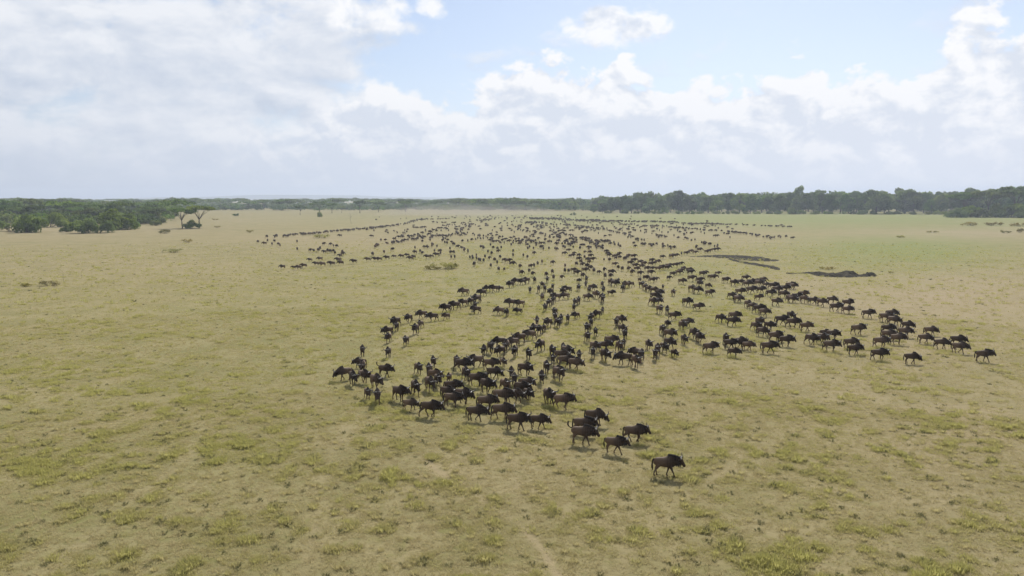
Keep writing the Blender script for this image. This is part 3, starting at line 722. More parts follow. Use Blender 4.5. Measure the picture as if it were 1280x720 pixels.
def body_pieces(phase, amp, drop):
    P = []
    torso = [(-.66, 0, 1.00, .05, .06), (-.625, 0, .985, .16, .13), (-.53, 0, .965, .235, .20), (-.34, 0, .94, .275, .225), (-.10, 0, .925, .305, .25), (.10, 0, .925, .345, .26), (.27, 0, .965, .395, .24), (.39, 0, 1.00, .395, .20), (.50, 0, 1.03, .32, .165)]
    poll, muz = head_points(drop)
    neck = [(.36, 0, 1.04, .33, .18), (.52, 0, 1.05 - .05 * drop, .29, .155), (.69, 0, 1.09 - .22 * drop, .225, .125), (.84, 0, poll[1] - .03, .16, .105)]
    P.append(ring_loft(torso, 18)); P.append(ring_loft(neck, 14))
    hx, hz = muz[0] - poll[0], muz[1] - poll[1]
    head = [(poll[0] + hx * t, 0, poll[1] + hz * t, rn, ry) for t, rn, ry in ((-.14, .06, .06), (0, .13, .10), (.2, .135, .105), (.45, .112, .088), (.7, .096, .078), (.9, .098, .09), (1.02, .08, .085), (1.07, .03, .04))]
    P.append(ring_loft(head, 12))
    for s in (-1, 1):                                    # ears
        P.append(tube([(poll[0] - .02, s * .07, poll[1] + .0), (poll[0] - .06, s * .18, poll[1] - .03), (poll[0] - .09, s * .27, poll[1] - .08)], [.035, .042, .012], 6))
    for side, off_f, off_h in ((1, .25, 0.0), (-1, .75, .5)):
        s, l = leg_state(phase + off_f, amp); y = side * .125
        P.append(ring_loft([(.33, y * .8, 1.0, .15, .09), (.29, y, .72, .105, .075), (.30 + .15 * s + .07 * l, y, .41 + .05 * l, .060, .052), (.305 + .22 * s - .03 * l, y, .26 + .10 * l, .042, .038),
                            (.30 + .28 * s - .15 * l, y * .95, .105 + .13 * l, .045, .042), (.34 + .28 * s - .17 * l, y * .95, .03 + .10 * l, .057, .05), (.35 + .28 * s - .18 * l, y * .95, 0.0 + .09 * l, .06, .052)], 10))
        s, l = leg_state(phase + off_h, amp); y = side * .13
        P.append(ring_loft([(-.41, y * .75, .98, .20, .10), (-.37 + .07 * s, y, .74, .15, .095), (-.46 + .13 * s, y, .58, .090, .07), (-.54 + .18 * s + .04 * l, y, .455 + .04 * l, .060, .047), (-.50 + .25 * s - .04 * l, y, .28 + .07 * l, .044, .038),
                            (-.48 + .29 * s - .10 * l, y * .95, .105 + .11 * l, .045, .042), (-.44 + .29 * s - .11 * l, y * .95, .03 + .09 * l, .057, .05), (-.43 + .29 * s - .12 * l, y * .95, 0.0 + .08 * l, .06, .052)], 10))
    return merge(P)
def fused(verts, faces, voxel, ratio):
    """fuse overlapping closed pieces into one continuous skin"""
    tmp = mesh_obj('shape_build', verts, faces, None)
    m = tmp.modifiers.new('r', 'REMESH'); m.mode = 'VOXEL'; m.voxel_size = voxel
    m = tmp.modifiers.new('s', 'SMOOTH'); m.factor = .5; m.iterations = 4
    m = tmp.modifiers.new('d', 'DECIMATE'); m.ratio = ratio
    dg = bpy.context.evaluated_depsgraph_get(); dg.update()
    me = bpy.data.meshes.new_from_object(tmp.evaluated_get(dg))
    bpy.data.objects.remove(tmp)
    v = np.empty(len(me.vertices) * 3, np.float32); me.vertices.foreach_get('co', v); v = v.reshape(-1, 3)
    f = [tuple(p.vertices) for p in me.polygons]
    bpy.data.meshes.remove(me)
    return v, f
def lock(p, q, wd):
    """one hanging lock of hair"""
    p, q = np.array(p, float), np.array(q, float); m = (p + q) / 2
    return tube([p, m, q], [wd, wd * .8, wd * .15], 4)
def horn_piece(side, poll):
    x, z = poll[0] + .05, poll[1] + .09
    return tube([(x, side * .02, z - .03), (x + .02, side * .13, z + .01), (x + .03, side * .25, z - .03), (x + .02, side * .345, z + .01), (x, side * .365, z + .12), (x - .01, side * .31, z + .215)], [.06, .054, .045, .037, .026, .008], 7)
def mane_piece(poll, drop, rs):
    P = []
    for i in range(24):
        t = i / 23; x = .20 + .66 * t
        z = 1.375 - .05 * t - (.05 + .42 * drop) * max(0, (t - .35)) * 1.5
        for s in (-1, 1):
            P.append(lock((x, s * .015, z + .05), (x - .07 + rs.uniform(-.03, .03), s * rs.uniform(.15, .19), z - rs.uniform(.16, .32)), .030))
    return merge(P)
def beard_piece(poll, drop, rs):
    P = []
    for i in range(26):
        t = i / 25; x = .50 + .46 * t; z = .80 + .06 * t - .34 * drop * t
        P.append(lock((x, rs.uniform(-.06, .06), z + .10), (x - .06 + rs.uniform(-.04, .04), rs.uniform(-.07, .07), z - rs.uniform(.10, .22)), .034))
    return merge(P)
def tail_piece(raised, sway):
    if raised:
        return tube([(-.60, 0, 1.10), (-.72, sway * .3, 1.10), (-.84, sway * .6, 1.18), (-.90, sway, 1.32), (-.88, sway, 1.46), (-.84, sway, 1.54)], [.045, .038, .038, .055, .05, .01], 7)
    return tube([(-.60, 0, 1.12), (-.68, 0, 1.08), (-.72, sway * .4, .92), (-.73, sway * .8, .74), (-.72, sway, .54), (-.70, sway, .36)], [.045, .04, .032, .05, .055, .008], 7)
def bend(v, yaw):
    v = np.asarray(v, float).copy(); t = np.clip((v[:, 0] - .42) / .4, 0, 1) * (v[:, 2] > .52) * R(yaw)
    dx = v[:, 0] - .42
    y = v[:, 1] * np.cos(t) + dx * np.sin(t); v[:, 0] = np.where(t != 0, .42 + dx * np.cos(t) - v[:, 1] * np.sin(t), v[:, 0]); v[:, 1] = np.where(t != 0, y, v[:, 1])
    return v
YAW = [0, 6, -14, 4, 22, -5, 0, 30, 0, 8, -28, 12, 0, -8]
POSES = [(0.0, 1.0, .10, 0, .03), (.14, 1.0, .30, 0, -.05), (.28, .9, .05, 0, .06), (.42, 1.0, .45, 0, .0), (.56, .9, .2, 0, -.06), (.70, 1.0, .6, 0, .05), (.84, 1.0, .3, 0, .02), (.20, .35, .15, 0, .0), (.33, 1.0, .25, 1, .05), (.5, .6, 1.0, 0, .0), (.62, 1.0, .18, 0, .04), (.08, 1.25, .22, 0, -.04), (.35, 1.3, .08, 0, .0), (.92, .8, .8, 0, .05)]
HIRES, MID, LOW = [], [], []
def to_mesh(name, v, f, mats, rnd=None, midx=None, smooth=True):
    me = bpy.data.meshes.new(name); me.from_pydata(np.asarray(v).tolist(), [], f)
    for m in mats: me.materials.append(m)
    if midx is not None: me.polygons.foreach_set('material_index', midx)
    if smooth: me.polygons.foreach_set('use_smooth', [True] * len(f))
    fattr(me, 'lpos', v, 'FLOAT_VECTOR')
    return me
for pi, (ph, amp, drop, raised, sway) in enumerate(POSES):
    rs = random.Random(pi)
    pv_, pf_ = body_pieces(ph, amp, drop); poll, muz = head_points(drop)
    pv_ = bend(pv_, YAW[pi]).tolist()
    hv_, hf_ = fused(pv_, pf_, .024, .30)
    lv_, lf_ = fused(pv_, pf_, .055, .42)
    extras = {'horn_a': horn_piece(1, poll), 'horn_b': horn_piece(-1, poll), 'mane': mane_piece(poll, drop, rs), 'beard': beard_piece(poll, drop, rs), 'tail': tail_piece(raised, sway)}
    extras = {k: (bend(v, YAW[pi]) if k != 'tail' else v, f) for k, (v, f) in extras.items()}
    mm = {'horn_a': M_horn, 'horn_b': M_horn, 'mane': M_hair, 'beard': M_beard, 'tail': M_hair}
    nm = {'horn_a': 'horn', 'horn_b': 'horn', 'mane': 'mane', 'beard': 'beard', 'tail': 'tail'}
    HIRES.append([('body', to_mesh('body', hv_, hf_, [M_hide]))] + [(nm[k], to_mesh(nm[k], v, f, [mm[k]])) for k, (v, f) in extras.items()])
    def joined(bv, bf, keys):
        V, F, I = [np.asarray(bv)], list(bf), [0] * len(bf); off = len(bv)
        for k in keys:
            v, f = extras[k]; V.append(np.asarray(v)); F += [tuple(i + off for i in q) for q in f]; off += len(v)
            I += [{'horn_a': 1, 'horn_b': 1, 'mane': 2, 'beard': 3, 'tail': 2}[k]] * len(f)
        return np.vstack(V), F, I
    V, F, I = joined(hv_, hf_, extras.keys())
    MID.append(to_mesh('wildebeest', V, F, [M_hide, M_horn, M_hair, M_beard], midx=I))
    LOW.append(joined(lv_, lf_, ('tail',)))

# ------------------------------------------------------------------ the herd: where each animal walks
# (tile origin, scale, [(x, y, heading)]) read off the photograph at the middle of the body; heading 0 = to the right, -90 = towards the viewer
HERD = [
 ((660, 440), 4, [(685, 539, -12), (430, 430, -15), (525, 380, -12), (270, 390, -8), (275, 343, -10), (330, 300, -12)]),
 ((410, 370), 8, [(350, 512, -80), (605, 525, -95), (778, 412, -110), (612, 385, -100), (605, 318, -130), (690, 275, -100), (680, 230, -140), (815, 192, -120), (885, 300, -105), (925, 245, -120), (945, 155, -160), (1050, 180, -150), (1185, 100, -160), (1190, 165, -135)]),
 ((410, 440), 8, [(325, 60, -170), (350, 110, -90), (170, 175, -150), (245, 220, -60), (345, 200, -40), (470, 255, -50), (565, 140, -20), (385, 355, -70), (480, 400, -75), (905, 120, -60), (1045, 60, -80), (705, 370, -40), (880, 315, -75), (815, 460, -15), (1035, 520, -20),
                  (1000, 140, -90), (1060, 200, -30), (1010, 275, -60), (1200, 200, -90), (1110, 230, -60)]),
 ((550, 440), 8, [(160, 50, -80), (220, 95, -20), (370, 50, -160), (510, 80, -20), (620, 50, -70), (525, 165, -30), (255, 180, -85), (360, 230, -20), (470, 295, -60), (120, 300, -15), (70, 360, -30), (115, 430, -25), (225, 400, -50), (715, 160, -90), (850, 130, -30), (740, 230, -80), (640, 290, -50),
                  (850, 270, -20), (800, 325, -45), (625, 390, -20), (760, 390, -30), (840, 370, -60), (450, 455, -10), (360, 560, -12), (620, 545, -15), (780, 645, -10), (970, 630, -15), (1080, 400, -70), (1210, 445, -5), (1015, 200, -85), (1080, 115, -90), (1180, 180, -50)]),
 ((550, 370), 8, [(162, 72, -150), (245, 40, -150), (310, 30, -130), (370, 10, -140), (350, 75, -90), (360, 110, 180), (600, 120, 170), (675, 135, -100), (715, 45, 180), (800, 50, -160), (780, 115, 180), (980, 220, -90), (1055, 90, -110), (1090, 45, -110), (1130, 15, -110), (1160, 130, -120), (1155, 185, -100),
                  (1165, 240, -80), (1215, 195, -100), (1100, 240, -130), (1050, 280, -120), (1000, 310, -110), (950, 300, -120), (910, 355, -150), (800, 395, -150), (735, 430, -150), (600, 425, -160), (670, 465, -110), (610, 515, -130), (750, 520, -110), (880, 545, -95), (1010, 460, -120), (500, 480, -70),
                  (440, 500, -100), (1120, 515, -95), (1130, 590, -90), (1230, 480, -80)]),
 ((690, 370), 8, [(145, 525, -60), (90, 560, -20), (130, 620, -15), (225, 635, -30), (50, 690, -60), (280, 555, -95), (405, 530, -95), (440, 470, -70), (520, 555, -80), (540, 465, -10), (590, 405, -30), (640, 470, -85), (710, 430, -95), (725, 350, -85), (700, 290, -60), (640, 235, -110), (685, 210, -60),
                  (345, 375, -80), (355, 290, -120), (430, 325, -100), (395, 240, -100), (400, 185, -120), (455, 155, -140), (508, 105, -100), (245, 160, -140), (165, 200, -90), (220, 90, -100), (240, 40, -110), (268, 20, -100), (500, 10, -80), (745, 595, 180), (820, 610, -80), (855, 530, 170), (900, 550, -90),
                  (962, 450, -85), (1035, 540, -100), (1065, 500, -90), (1115, 475, -80), (1170, 440, -60), (1225, 520, -60), (1175, 350, -20), (1105, 305, -90), (1155, 240, -90), (1215, 170, -20), (1145, 110, -90), (1080, 110, -50), (1025, 30, -60)]),
 ((830, 370), 8, [(225, 35, -50), (335, 80, -10), (232, 232, -15), (185, 265, -70), (568, 195, -60), (695, 170, -20), (670, 225, -20), (300, 345, -70), (355, 385, -70), (198, 395, -90), (465, 485, 0), (620, 395, -90), (680, 440, -30), (690, 515, -40), (740, 440, -15), (810, 450, -10), (835, 50, -50), (880, 70, -20),
                  (938, 105, -30), (1000, 135, -20), (1115, 35, -40), (950, 230, -60), (910, 270, -50), (1050, 265, -50), (985, 325, -40), (1165, 215, -20), (1115, 375, -15), (1215, 415, -15), (1045, 480, -15), (740, 5, -30)]),
 ((970, 370), 8, [(145, 170, -60), (165, 240, -40), (290, 275, -10), (480, 320, -15), (565, 355, -20), (460, 395, -60), (545, 465, -10), (345, 405, -60), (745, 435, -10), (775, 495, -10), (1020, 545, -5), (815, 305, -5), (1045, 430, -10), (915, 150, -10), (1155, 150, -10), (1100, 190, -15), (1170, 220, -50),
                  (1110, 300, -10), (1110, 350, -30), (1215, 400, -10), (715, 50, -15), (710, 110, -10), (595, 90, -10), (550, 15, -10), (455, 40, -40), (370, 20, -20), (285, 10, -50), (165, 5, -30)]),
 ((1100, 375), 8, [(270, 225, -8), (235, 290, -10), (495, 275, -8), (445, 350, -8), (610, 400, -12), (780, 370, -20), (800, 440, -25), (310, 540, -5), (1030, 520, -5)]),
 ((550, 310), 8, [(245, 420, 180), (370, 475, -140), (425, 425, -150), (485, 385, -140), (540, 385, -170), (605, 375, -160), (705, 345, -150), (770, 315, -160), (820, 315, -150), (870, 310, -140), (950, 300, -110), (905, 400, -90), (985, 390, -90), (1025, 345, -110), (1020, 470, -100), (1050, 385, -100),
                  (1110, 420, -110), (1130, 365, -90), (1165, 465, -150), (505, 160, -90), (585, 195, -100), (640, 190, -80), (800, 170, -80), (815, 230, -60), (890, 210, -90), (925, 240, -70), (905, 165, -60), (940, 160, -100), (1065, 250, -70), (1070, 300, -90), (1125, 220, -80), (1135, 275, -80), (1215, 270, -70),
                  (1250, 160, -90), (1250, 210, -90), (975, 140, -90), (1020, 120, -90), (1125, 130, -60), (345, 145, -90), (420, 110, -90), (385, 100, -90), (345, 85, -60), (310, 75, -80), (365, 50, -80), (450, 70, -80), (490, 85, -70), (545, 105, -80), (575, 130, -90), (600, 75, -60), (640, 105, -30), (680, 115, -20),
                  (725, 140, -20), (130, 75, -90), (115, 30, -60), (280, 15, -90), (240, 10, -100), (480, 25, -80), (515, 40, -70), (580, 20, -60), (735, 15, -70), (730, 60, -90), (830, 60, -90), (870, 75, -70)]),
 ((690, 310), 8, [(165, 210, -80), (215, 205, -30), (250, 230, -40), (305, 255, -60), (265, 300, -60), (345, 295, -90), (335, 340, -90), (265, 375, -90), (160, 395, -170), (120, 415, -120), (140, 455, -170), (350, 465, -20), (435, 445, -60), (500, 470, -80), (590, 420, -15), (365, 395, -80), (400, 375, -40), (500, 340, -90),
                  (515, 390, -100), (580, 320, -60), (620, 335, -15), (660, 310, -100), (595, 225, -30), (585, 260, -80), (520, 200, -80), (530, 260, -80), (465, 220, -60), (420, 210, -80), (380, 180, -50), (330, 205, -30), (300, 150, -60), (350, 165, -60), (715, 380, -110), (745, 350, -150), (790, 340, -160), (705, 190, -70),
                  (660, 175, -90), (625, 145, -40), (765, 190, -70), (800, 225, -80), (850, 190, -40), (830, 160, -40), (880, 235, -50), (875, 295, -60), (895, 345, -60), (930, 370, -50), (965, 385, -50), (1015, 400, -20), (1070, 425, -50), (1030, 460, -30), (1025, 510, -30), (1110, 360, -90), (1210, 420, -80), (945, 280, -40),
                  (1030, 285, -30), (1005, 300, -30), (950, 190, -40), (1000, 185, -40), (1060, 190, -30), (1100, 175, -30), (1020, 130, -50), (1060, 120, -40), (1000, 110, -50), (990, 145, -40), (920, 140, -30), (880, 125, -30), (900, 165, -40), (985, 230, -50), (1150, 180, -20), (1170, 165, -20), (1240, 155, -20), (1170, 275, -50),
                  (1210, 240, -30), (1265, 225, -20), (1100, 75, -30), (1200, 65, -40), (1240, 60, -40), (820, 110, -40), (780, 135, -30), (740, 80, -40), (725, 95, -60), (765, 65, -40), (815, 70, -30), (650, 60, -50), (640, 85, -60), (670, 45, -50), (675, 75, -50), (620, 70, -60), (555, 40, -40), (575, 60, -40), (520, 95, -80),
                  (575, 105, -80), (540, 20, -40), (400, 100, -30), (370, 125, -60), (350, 100, -50), (380, 65, -60), (375, 30, -60), (325, 75, -80), (325, 25, -70), (265, 60, -60), (265, 95, -60), (290, 120, -60), (245, 140, -70), (205, 60, -40), (180, 60, -50), (215, 40, -50), (165, 10, -40), (120, 40, -20)]),
 ((830, 310), 8, [(165, 215, -30), (195, 190, -60), (255, 205, -40), (270, 225, -40), (275, 285, -40), (175, 310, -20), (170, 135, -30), (355, 300, -30), (355, 335, -70), (405, 230, -20), (385, 240, -30), (490, 275, -20), (540, 230, -10), (465, 265, -30), (620, 300, -30), (445, 350, -40), (275, 385, -60), (325, 400, -15),
                  (455, 425, 0), (695, 330, -50), (760, 315, -20), (815, 280, -10), (760, 415, -20), (680, 450, -60), (735, 475, -20), (830, 340, -20), (870, 325, -20), (920, 300, -20), (990, 295, -15), (1015, 340, -40), (870, 400, -10), (960, 395, -10), (945, 465, -10), (1060, 425, -10), (1095, 360, -15), (1130, 395, -30),
                  (1205, 385, -30), (1190, 440, -15), (1265, 355, -10), (1270, 480, -40), (940, 330, -20), (970, 320, -30), (80, 70, -50), (175, 40, -90), (220, 40, -30), (265, 20, -20), (310, 30, -20), (360, 5, -20), (425, 25, -20), (455, 15, -30), (500, 3, -20), (530, 3, -20)]),
 ((970, 310), 8, [(165, 360, -5), (205, 455, -15), (270, 440, -30)]),
 ((320, 260), 8, [(265, 572, -130), (375, 570, 180), (425, 578, 180), (480, 560, 180), (600, 540, 180), (660, 548, 175), (735, 530, 180), (760, 542, 180), (825, 505, 180), (850, 535, 160), (978, 520, 180), (1118, 500, 180), (1190, 495, 180), (1235, 495, 180), (540, 500, 180), (635, 492, 180), (845, 462, -130)]),
 ((460, 260), 8, [(185, 483, 180), (265, 467, 180), (330, 467, 180), (390, 457, 170), (425, 490, -150), (455, 475, -150), (595, 475, 180), (640, 465, 175), (685, 455, -170), (850, 475, -90), (845, 430, -60), (1030, 478, -90), (1085, 455, -90), (1070, 485, -90), (1105, 495, -90), (1140, 510, -80), (1070, 540, -90)]),
]
# animals farther off: singles and winding files, as (tile origin, scale, singles, files (points, rows))
FAR = [
 ((320, 260), 8, [(20, 325), (85, 345), (105, 275), (115, 315), (160, 350), (185, 320), (225, 350), (240, 360), (410, 325), (412, 400), (540, 408), (577, 412), (620, 408), (640, 392), (683, 425), (715, 415), (735, 420), (675, 348), (742, 352), (775, 365), (805, 368), (770, 415), (790, 435), (865, 425), (865, 445), (1195, 375), (1215, 357), (1167, 447)],
  [([(1280, 178), (1100, 197), (1000, 207), (840, 217), (690, 232), (560, 247), (480, 252), (400, 254), (290, 270), (220, 277), (160, 268)], 2)]),
 ((460, 260), 8, [(75, 370), (95, 360), (45, 445), (160, 425), (243, 402), (470, 385), (470, 430), (520, 420), (540, 435), (665, 415), (715, 420), (725, 440), (690, 370), (820, 395), (895, 375), (865, 350), (940, 385), (965, 400), (1000, 420), (180, 230), (200, 240), (190, 215)],
  [([(560, 110), (480, 112), (380, 150), (200, 175), (0, 195)], 3), ([(550, 280), (500, 295), (400, 310), (300, 330), (180, 340)], 2), ([(630, 205), (540, 240), (440, 270), (350, 280)], 1), ([(680, 345), (620, 370), (540, 385)], 2), ([(590, 310), (612, 350)], 1), ([(610, 280), (670, 290), (720, 300)], 1),
   ([(760, 300), (800, 340)], 3), ([(950, 150), (1020, 170), (940, 200), (900, 230), (860, 255), (790, 270)], 3), ([(970, 240), (1100, 268), (1160, 265)], 1), ([(1220, 250), (1150, 290), (1080, 310)], 1), ([(390, 215), (400, 245), (300, 235)], 1), ([(600, 185), (430, 190)], 1), ([(690, 195), (770, 195)], 1),
   ([(870, 165), (780, 160)], 1), ([(750, 140), (640, 135)], 1), ([(780, 140), (900, 140)], 1), ([(1280, 100), (1160, 115), (1090, 120)], 2), ([(560, 110), (700, 105), (820, 100)], 1)]),
 ((600, 260), 8, [(470, 355), (495, 375), (535, 390), (540, 180), (605, 182), (640, 185), (1155, 315), (1185, 245), (735, 285), (800, 290), (780, 320), (690, 390), (1000, 390), (1040, 360), (1090, 395), (330, 335), (30, 375), (130, 385)],
  [([(0, 275), (40, 265)], 1), ([(120, 245), (70, 290)], 1), ([(180, 275), (230, 280)], 1), ([(255, 270), (280, 295)], 1), ([(345, 280), (310, 290)], 1), ([(120, 305), (220, 340)], 2), ([(200, 380), (180, 400)], 2), ([(80, 340), (70, 400)], 1), ([(480, 310), (450, 280), (380, 310)], 2), ([(390, 340), (400, 355)], 1),
   ([(510, 310), (600, 360), (600, 400)], 2), ([(330, 210), (350, 212)], 1), ([(440, 215), (520, 235), (570, 240), (640, 250), (690, 280)], 2), ([(330, 120), (430, 140), (400, 200)], 1), ([(430, 140), (560, 140), (740, 160)], 2), ([(790, 175), (740, 190), (690, 280)], 1), ([(730, 240), (830, 245), (880, 265), (970, 310)], 2),
   ([(700, 300), (780, 360)], 1), ([(860, 300), (870, 350), (880, 400)], 2), ([(840, 375), (870, 380)], 1), ([(760, 395), (800, 405)], 2), ([(1010, 290), (1090, 300), (1120, 345), (1190, 392)], 3), ([(800, 100), (850, 140), (900, 180)], 3), ([(960, 180), (1100, 190), (1150, 230)], 3), ([(480, 100), (800, 105), (960, 120), (1180, 120), (1280, 125)], 3)]),
 ((740, 260), 8, [(600, 248), (990, 245), (1000, 240), (820, 268), (860, 288), (430, 370), (35, 320), (760, 235), (415, 215)],
  [([(0, 125), (270, 125), (400, 130)], 2), ([(420, 130), (600, 130), (830, 135)], 2), ([(860, 135), (920, 150), (1060, 152)], 2), ([(1090, 152), (1280, 152)], 2), ([(270, 160), (400, 155)], 2), ([(420, 155), (460, 160)], 1), ([(480, 175), (640, 172)], 2), ([(650, 165), (740, 175)], 1), ([(690, 180), (690, 240), (660, 285)], 1),
   ([(630, 260), (750, 280)], 2), ([(0, 190), (120, 205), (220, 230), (360, 260), (410, 295)], 2), ([(430, 300), (530, 315)], 2), ([(490, 345), (650, 365)], 2), ([(690, 340), (700, 370), (830, 390)], 2), ([(330, 190), (400, 215)], 2), ([(430, 215), (500, 225)], 1), ([(520, 230), (565, 240)], 1), ([(790, 190), (870, 190), (1060, 205), (1150, 215)], 2),
   ([(1180, 215), (1250, 218)], 1), ([(830, 215), (950, 240)], 1), ([(800, 215), (820, 180)], 1), ([(860, 250), (950, 262)], 1), ([(1090, 225), (1110, 255)], 1), ([(900, 290), (1040, 315)], 1), ([(1080, 325), (1150, 355)], 2), ([(1170, 340), (1270, 385)], 2), ([(1010, 370), (1100, 405)], 1), ([(105, 325), (165, 328)], 1), ([(190, 325), (270, 375)], 2), ([(50, 355), (95, 392)], 2)]),
 ((800, 255), 4, [(480, 100), (570, 104), (450, 162), (730, 158), (762, 165), (420, 142), (438, 146)],
  [([(400, 99), (460, 100)], 1), ([(510, 102), (550, 103)], 1), ([(600, 105), (660, 108)], 1), ([(680, 108), (775, 112)], 1), ([(400, 131), (440, 135), (530, 142), (610, 155), (650, 165)], 2), ([(650, 168), (680, 163), (710, 158)], 1), ([(370, 155), (405, 155)], 1)]),
]
def read_herd():
    out = []
    for (ox, oy), s, lst in HERD:
        for x, y, h in lst: out.append((ox + x / s, oy + y / s, h))
    near = np.array(out)
    far = []
    src = at(560, 272, 0)[:2]
    for (ox, oy), s, singles, files in FAR:
        for x, y in singles: far.append((ox + x / s, oy + y / s, random.choice((-100, -80, -60, -130, -40))))
        for pts, rows in files:
            P = np.array([(ox + x / s, oy + y / s) for x, y in pts]); W = np.array([at(x, y, .9)[:2] for x, y in P])
            seg = np.r_[0, np.cumsum(np.hypot(*np.diff(W, axis=0).T))]
            sp = np.r_[0, np.cumsum(np.hypot(P[1:, 0] - P[:-1, 0], 1.5 * (P[1:, 1] - P[:-1, 1])))]
            for r in range(rows):
                d = random.uniform(0, 3)
                while d < sp[-1]:
                    qx, qy = np.interp(d, sp, P[:, 0]), np.interp(d, sp, P[:, 1])
                    (x, y, _), e0, e1 = at(qx, qy, .9), np.interp(d - 1, sp, P[:, 0]), 0
                    f0 = at(np.interp(d - .8, sp, P[:, 0]), np.interp(d - .8, sp, P[:, 1]), .9); f1 = at(np.interp(d + .8, sp, P[:, 0]), np.interp(d + .8, sp, P[:, 1]), .9)
                    hd = math.degrees(math.atan2(f1[1] - f0[1], f1[0] - f0[0])) + random.gauss(0, 16)
                    m = (qy - 247) / CAM_H                   # pixels per metre there
                    far.append(('w', x + random.gauss(0, .8), y + random.gauss(0, .35 / m * (qy - 247) * .12) + (r - (rows - 1) / 2) * random.uniform(.5, 1.1) * y / (qy - 247), hd))
                    d += max(1.1, 1.75 * m) * random.uniform(.45, 1.15)
    for cx, cy, rx, ry, n in ((620, 280, 90, 6, 60), (700, 284, 80, 7, 70), (570, 288, 70, 8, 45), (820, 281, 90, 6, 55), (520, 294, 60, 6, 25), (720, 300, 60, 7, 40), (650, 271, 130, 2.5, 70), (640, 300, 50, 7, 30)):
        for k in range(n):                               # stragglers between the files
            far.append((cx + random.gauss(0, rx * .6), max(268.5, cy + random.gauss(0, ry * .6)), random.choice((-100, -80, -60, -130, -40, -20, -160))))
    return near, far
near, far = read_herd()
A = []                                                   # x, y, heading
for x, y, h in near:
    p = at(x, y, .92); A.append((p[0], p[1], h + random.gauss(0, 6)))
A = np.array(A)
def circles(A):
    c, s = np.cos(np.radians(A[:, 2])), np.sin(np.radians(A[:, 2]))
    return np.stack([np.stack([A[:, 0] + o * c, A[:, 1] + o * s], 1) for o in (-.42, .12, .72)], 1)
for it in range(90):                                     # no two animals stand in one another
    C = circles(A); n = len(A)
    D = C[:, None, :, None, :] - C[None, :, None, :, :]; d = np.sqrt((D ** 2).sum(-1)) + 1e-6
    ov = np.clip(.66 - d, 0, None); ov[np.arange(n), np.arange(n)] = 0
    if ov.max() < .02: break
    push = (D / d[..., None] * ov[..., None]).sum((1, 2, 3)) * .22
    A[:, :2] += np.clip(push, -.35, .35) + (np.random.default_rng(it).normal(0, .01, (n, 2)))
dist = np.hypot(A[:, 0], A[:, 1])
order = np.argsort(dist)
ppx, ppy = to_px(A[:, 0], A[:, 1])

def herd_label(i, x, y):
    """which part of the herd an animal walks in (x, y: its feet in the photograph)"""
    special = {0: 'lone leading wildebeest out in front of the whole herd on open grass', 1: 'wildebeest directly behind the leader, head low', 2: 'wildebeest walking abreast of the leader’s follower on its far side',
               3: 'wildebeest with its tail curled up, near the head of the herd', 4: 'wildebeest walking close against the one with curled-up tail', 5: 'wildebeest just beyond the pair with the curled-up tail'}
    if i in special: return special[i], None
    if x < 500 and y > 446 and x < 495: return 'wildebeest in the bunch apart at the herd’s outer end', 'bunch stopped at the outer end'
    if y > 484 and x < 720: return 'wildebeest in the foremost rank of the dense crowd', 'foremost rank of the herd'
    if y > 452 and x < 720: return 'wildebeest in the dense crowd behind the foremost rank', 'dense crowd behind the foremost rank'
    if x > 1120: return 'wildebeest at the leading end of the long column', 'leading end of the long column'
    if x > 985: return 'wildebeest midway along the long column on tan ground', 'middle of the long column'
    if x > 800 and y > 395: return 'wildebeest on grass between dense crowd and long column', 'animals between crowd and long column'
    if x > 900 and y < 395: return 'wildebeest in the column passing the dark earth bank', 'tail of the long column'
    if x > 800: return 'wildebeest in the packed stream feeding the long column', 'stream feeding the long column'
    if x < 585 and y > 350: return 'wildebeest in the outermost curving single file', 'outermost curving line'
    if x < 690 and y > 395: return 'wildebeest in the winding file joining the dense crowd', 'winding file into the crowd'
    if x < 660 and y > 374: return 'wildebeest in the little group alone inside the curve', 'little group inside the curve'
    if y > 392: return 'wildebeest in a short file beside the dense crowd', 'short files beside the crowd'
    if y > 352: return 'wildebeest in the loose files of the herd’s middle', 'loose files in the middle'
    if x < 560: return 'wildebeest leading the side branch towards the woodland', 'side branch of the herd'
    return 'wildebeest in the thick stream where columns part', 'far thick stream'
pose_pick = [0, 1, 2, 3, 4, 5, 6, 7, 1, 3, 5, 0, 6, 4, 10, 10, 11, 11, 12, 13, 13]
n_ind = 0
rest = []
for rank, i in enumerate(order):
    x, y, h = A[i]; rs = random.Random(int(i) * 7 + 3)
    pose = rs.choice(pose_pick); s = rs.uniform(.84, .99)
    if rs.random() < .11: s *= rs.uniform(.72, .85)
    if i == 0: pose, s = 2, .93
    if i in (3,): pose = 8
    if i in (26, 176): pose = 8
    if rank >= 300: rest.append((x, y, h, s, pose)); continue
    lab, grp = herd_label(i, ppx[i], ppy[i])
    if grp:
        dr = POSES[pose][2]
        look = 'small young' if s < .80 else ''
        head = 'with its tail raised' if POSES[pose][3] else 'carrying its head low' if dr > .4 else 'holding its head high' if dr < .12 else 'standing square' if pose == 7 else 'with its head level' if dr < .25 else 'with its head slightly bowed'
        lab = (look + ' ' + lab.replace('wildebeest', 'wildebeest ' + head + ',', 1)).strip()
        grp = grp + ', ' + head + (', young' if look else '')
    if rank < 170:
        root = empty('wildebeest', (x, y, 0), R(h), s); root.scale = (s, s, s * .95)
        for nm_, me in HIRES[pose]:
            o = bpy.data.objects.new(nm_, me); col.objects.link(o); o.parent = root
    else:
        root = bpy.data.objects.new('wildebeest', MID[pose]); col.objects.link(root)
        root.location = (x, y, 0); root.rotation_euler = (0, 0, R(h)); root.scale = (s, s, s * .95)
    tag(root, lab, 'wildebeest', grp or 'animals at the head of the herd')
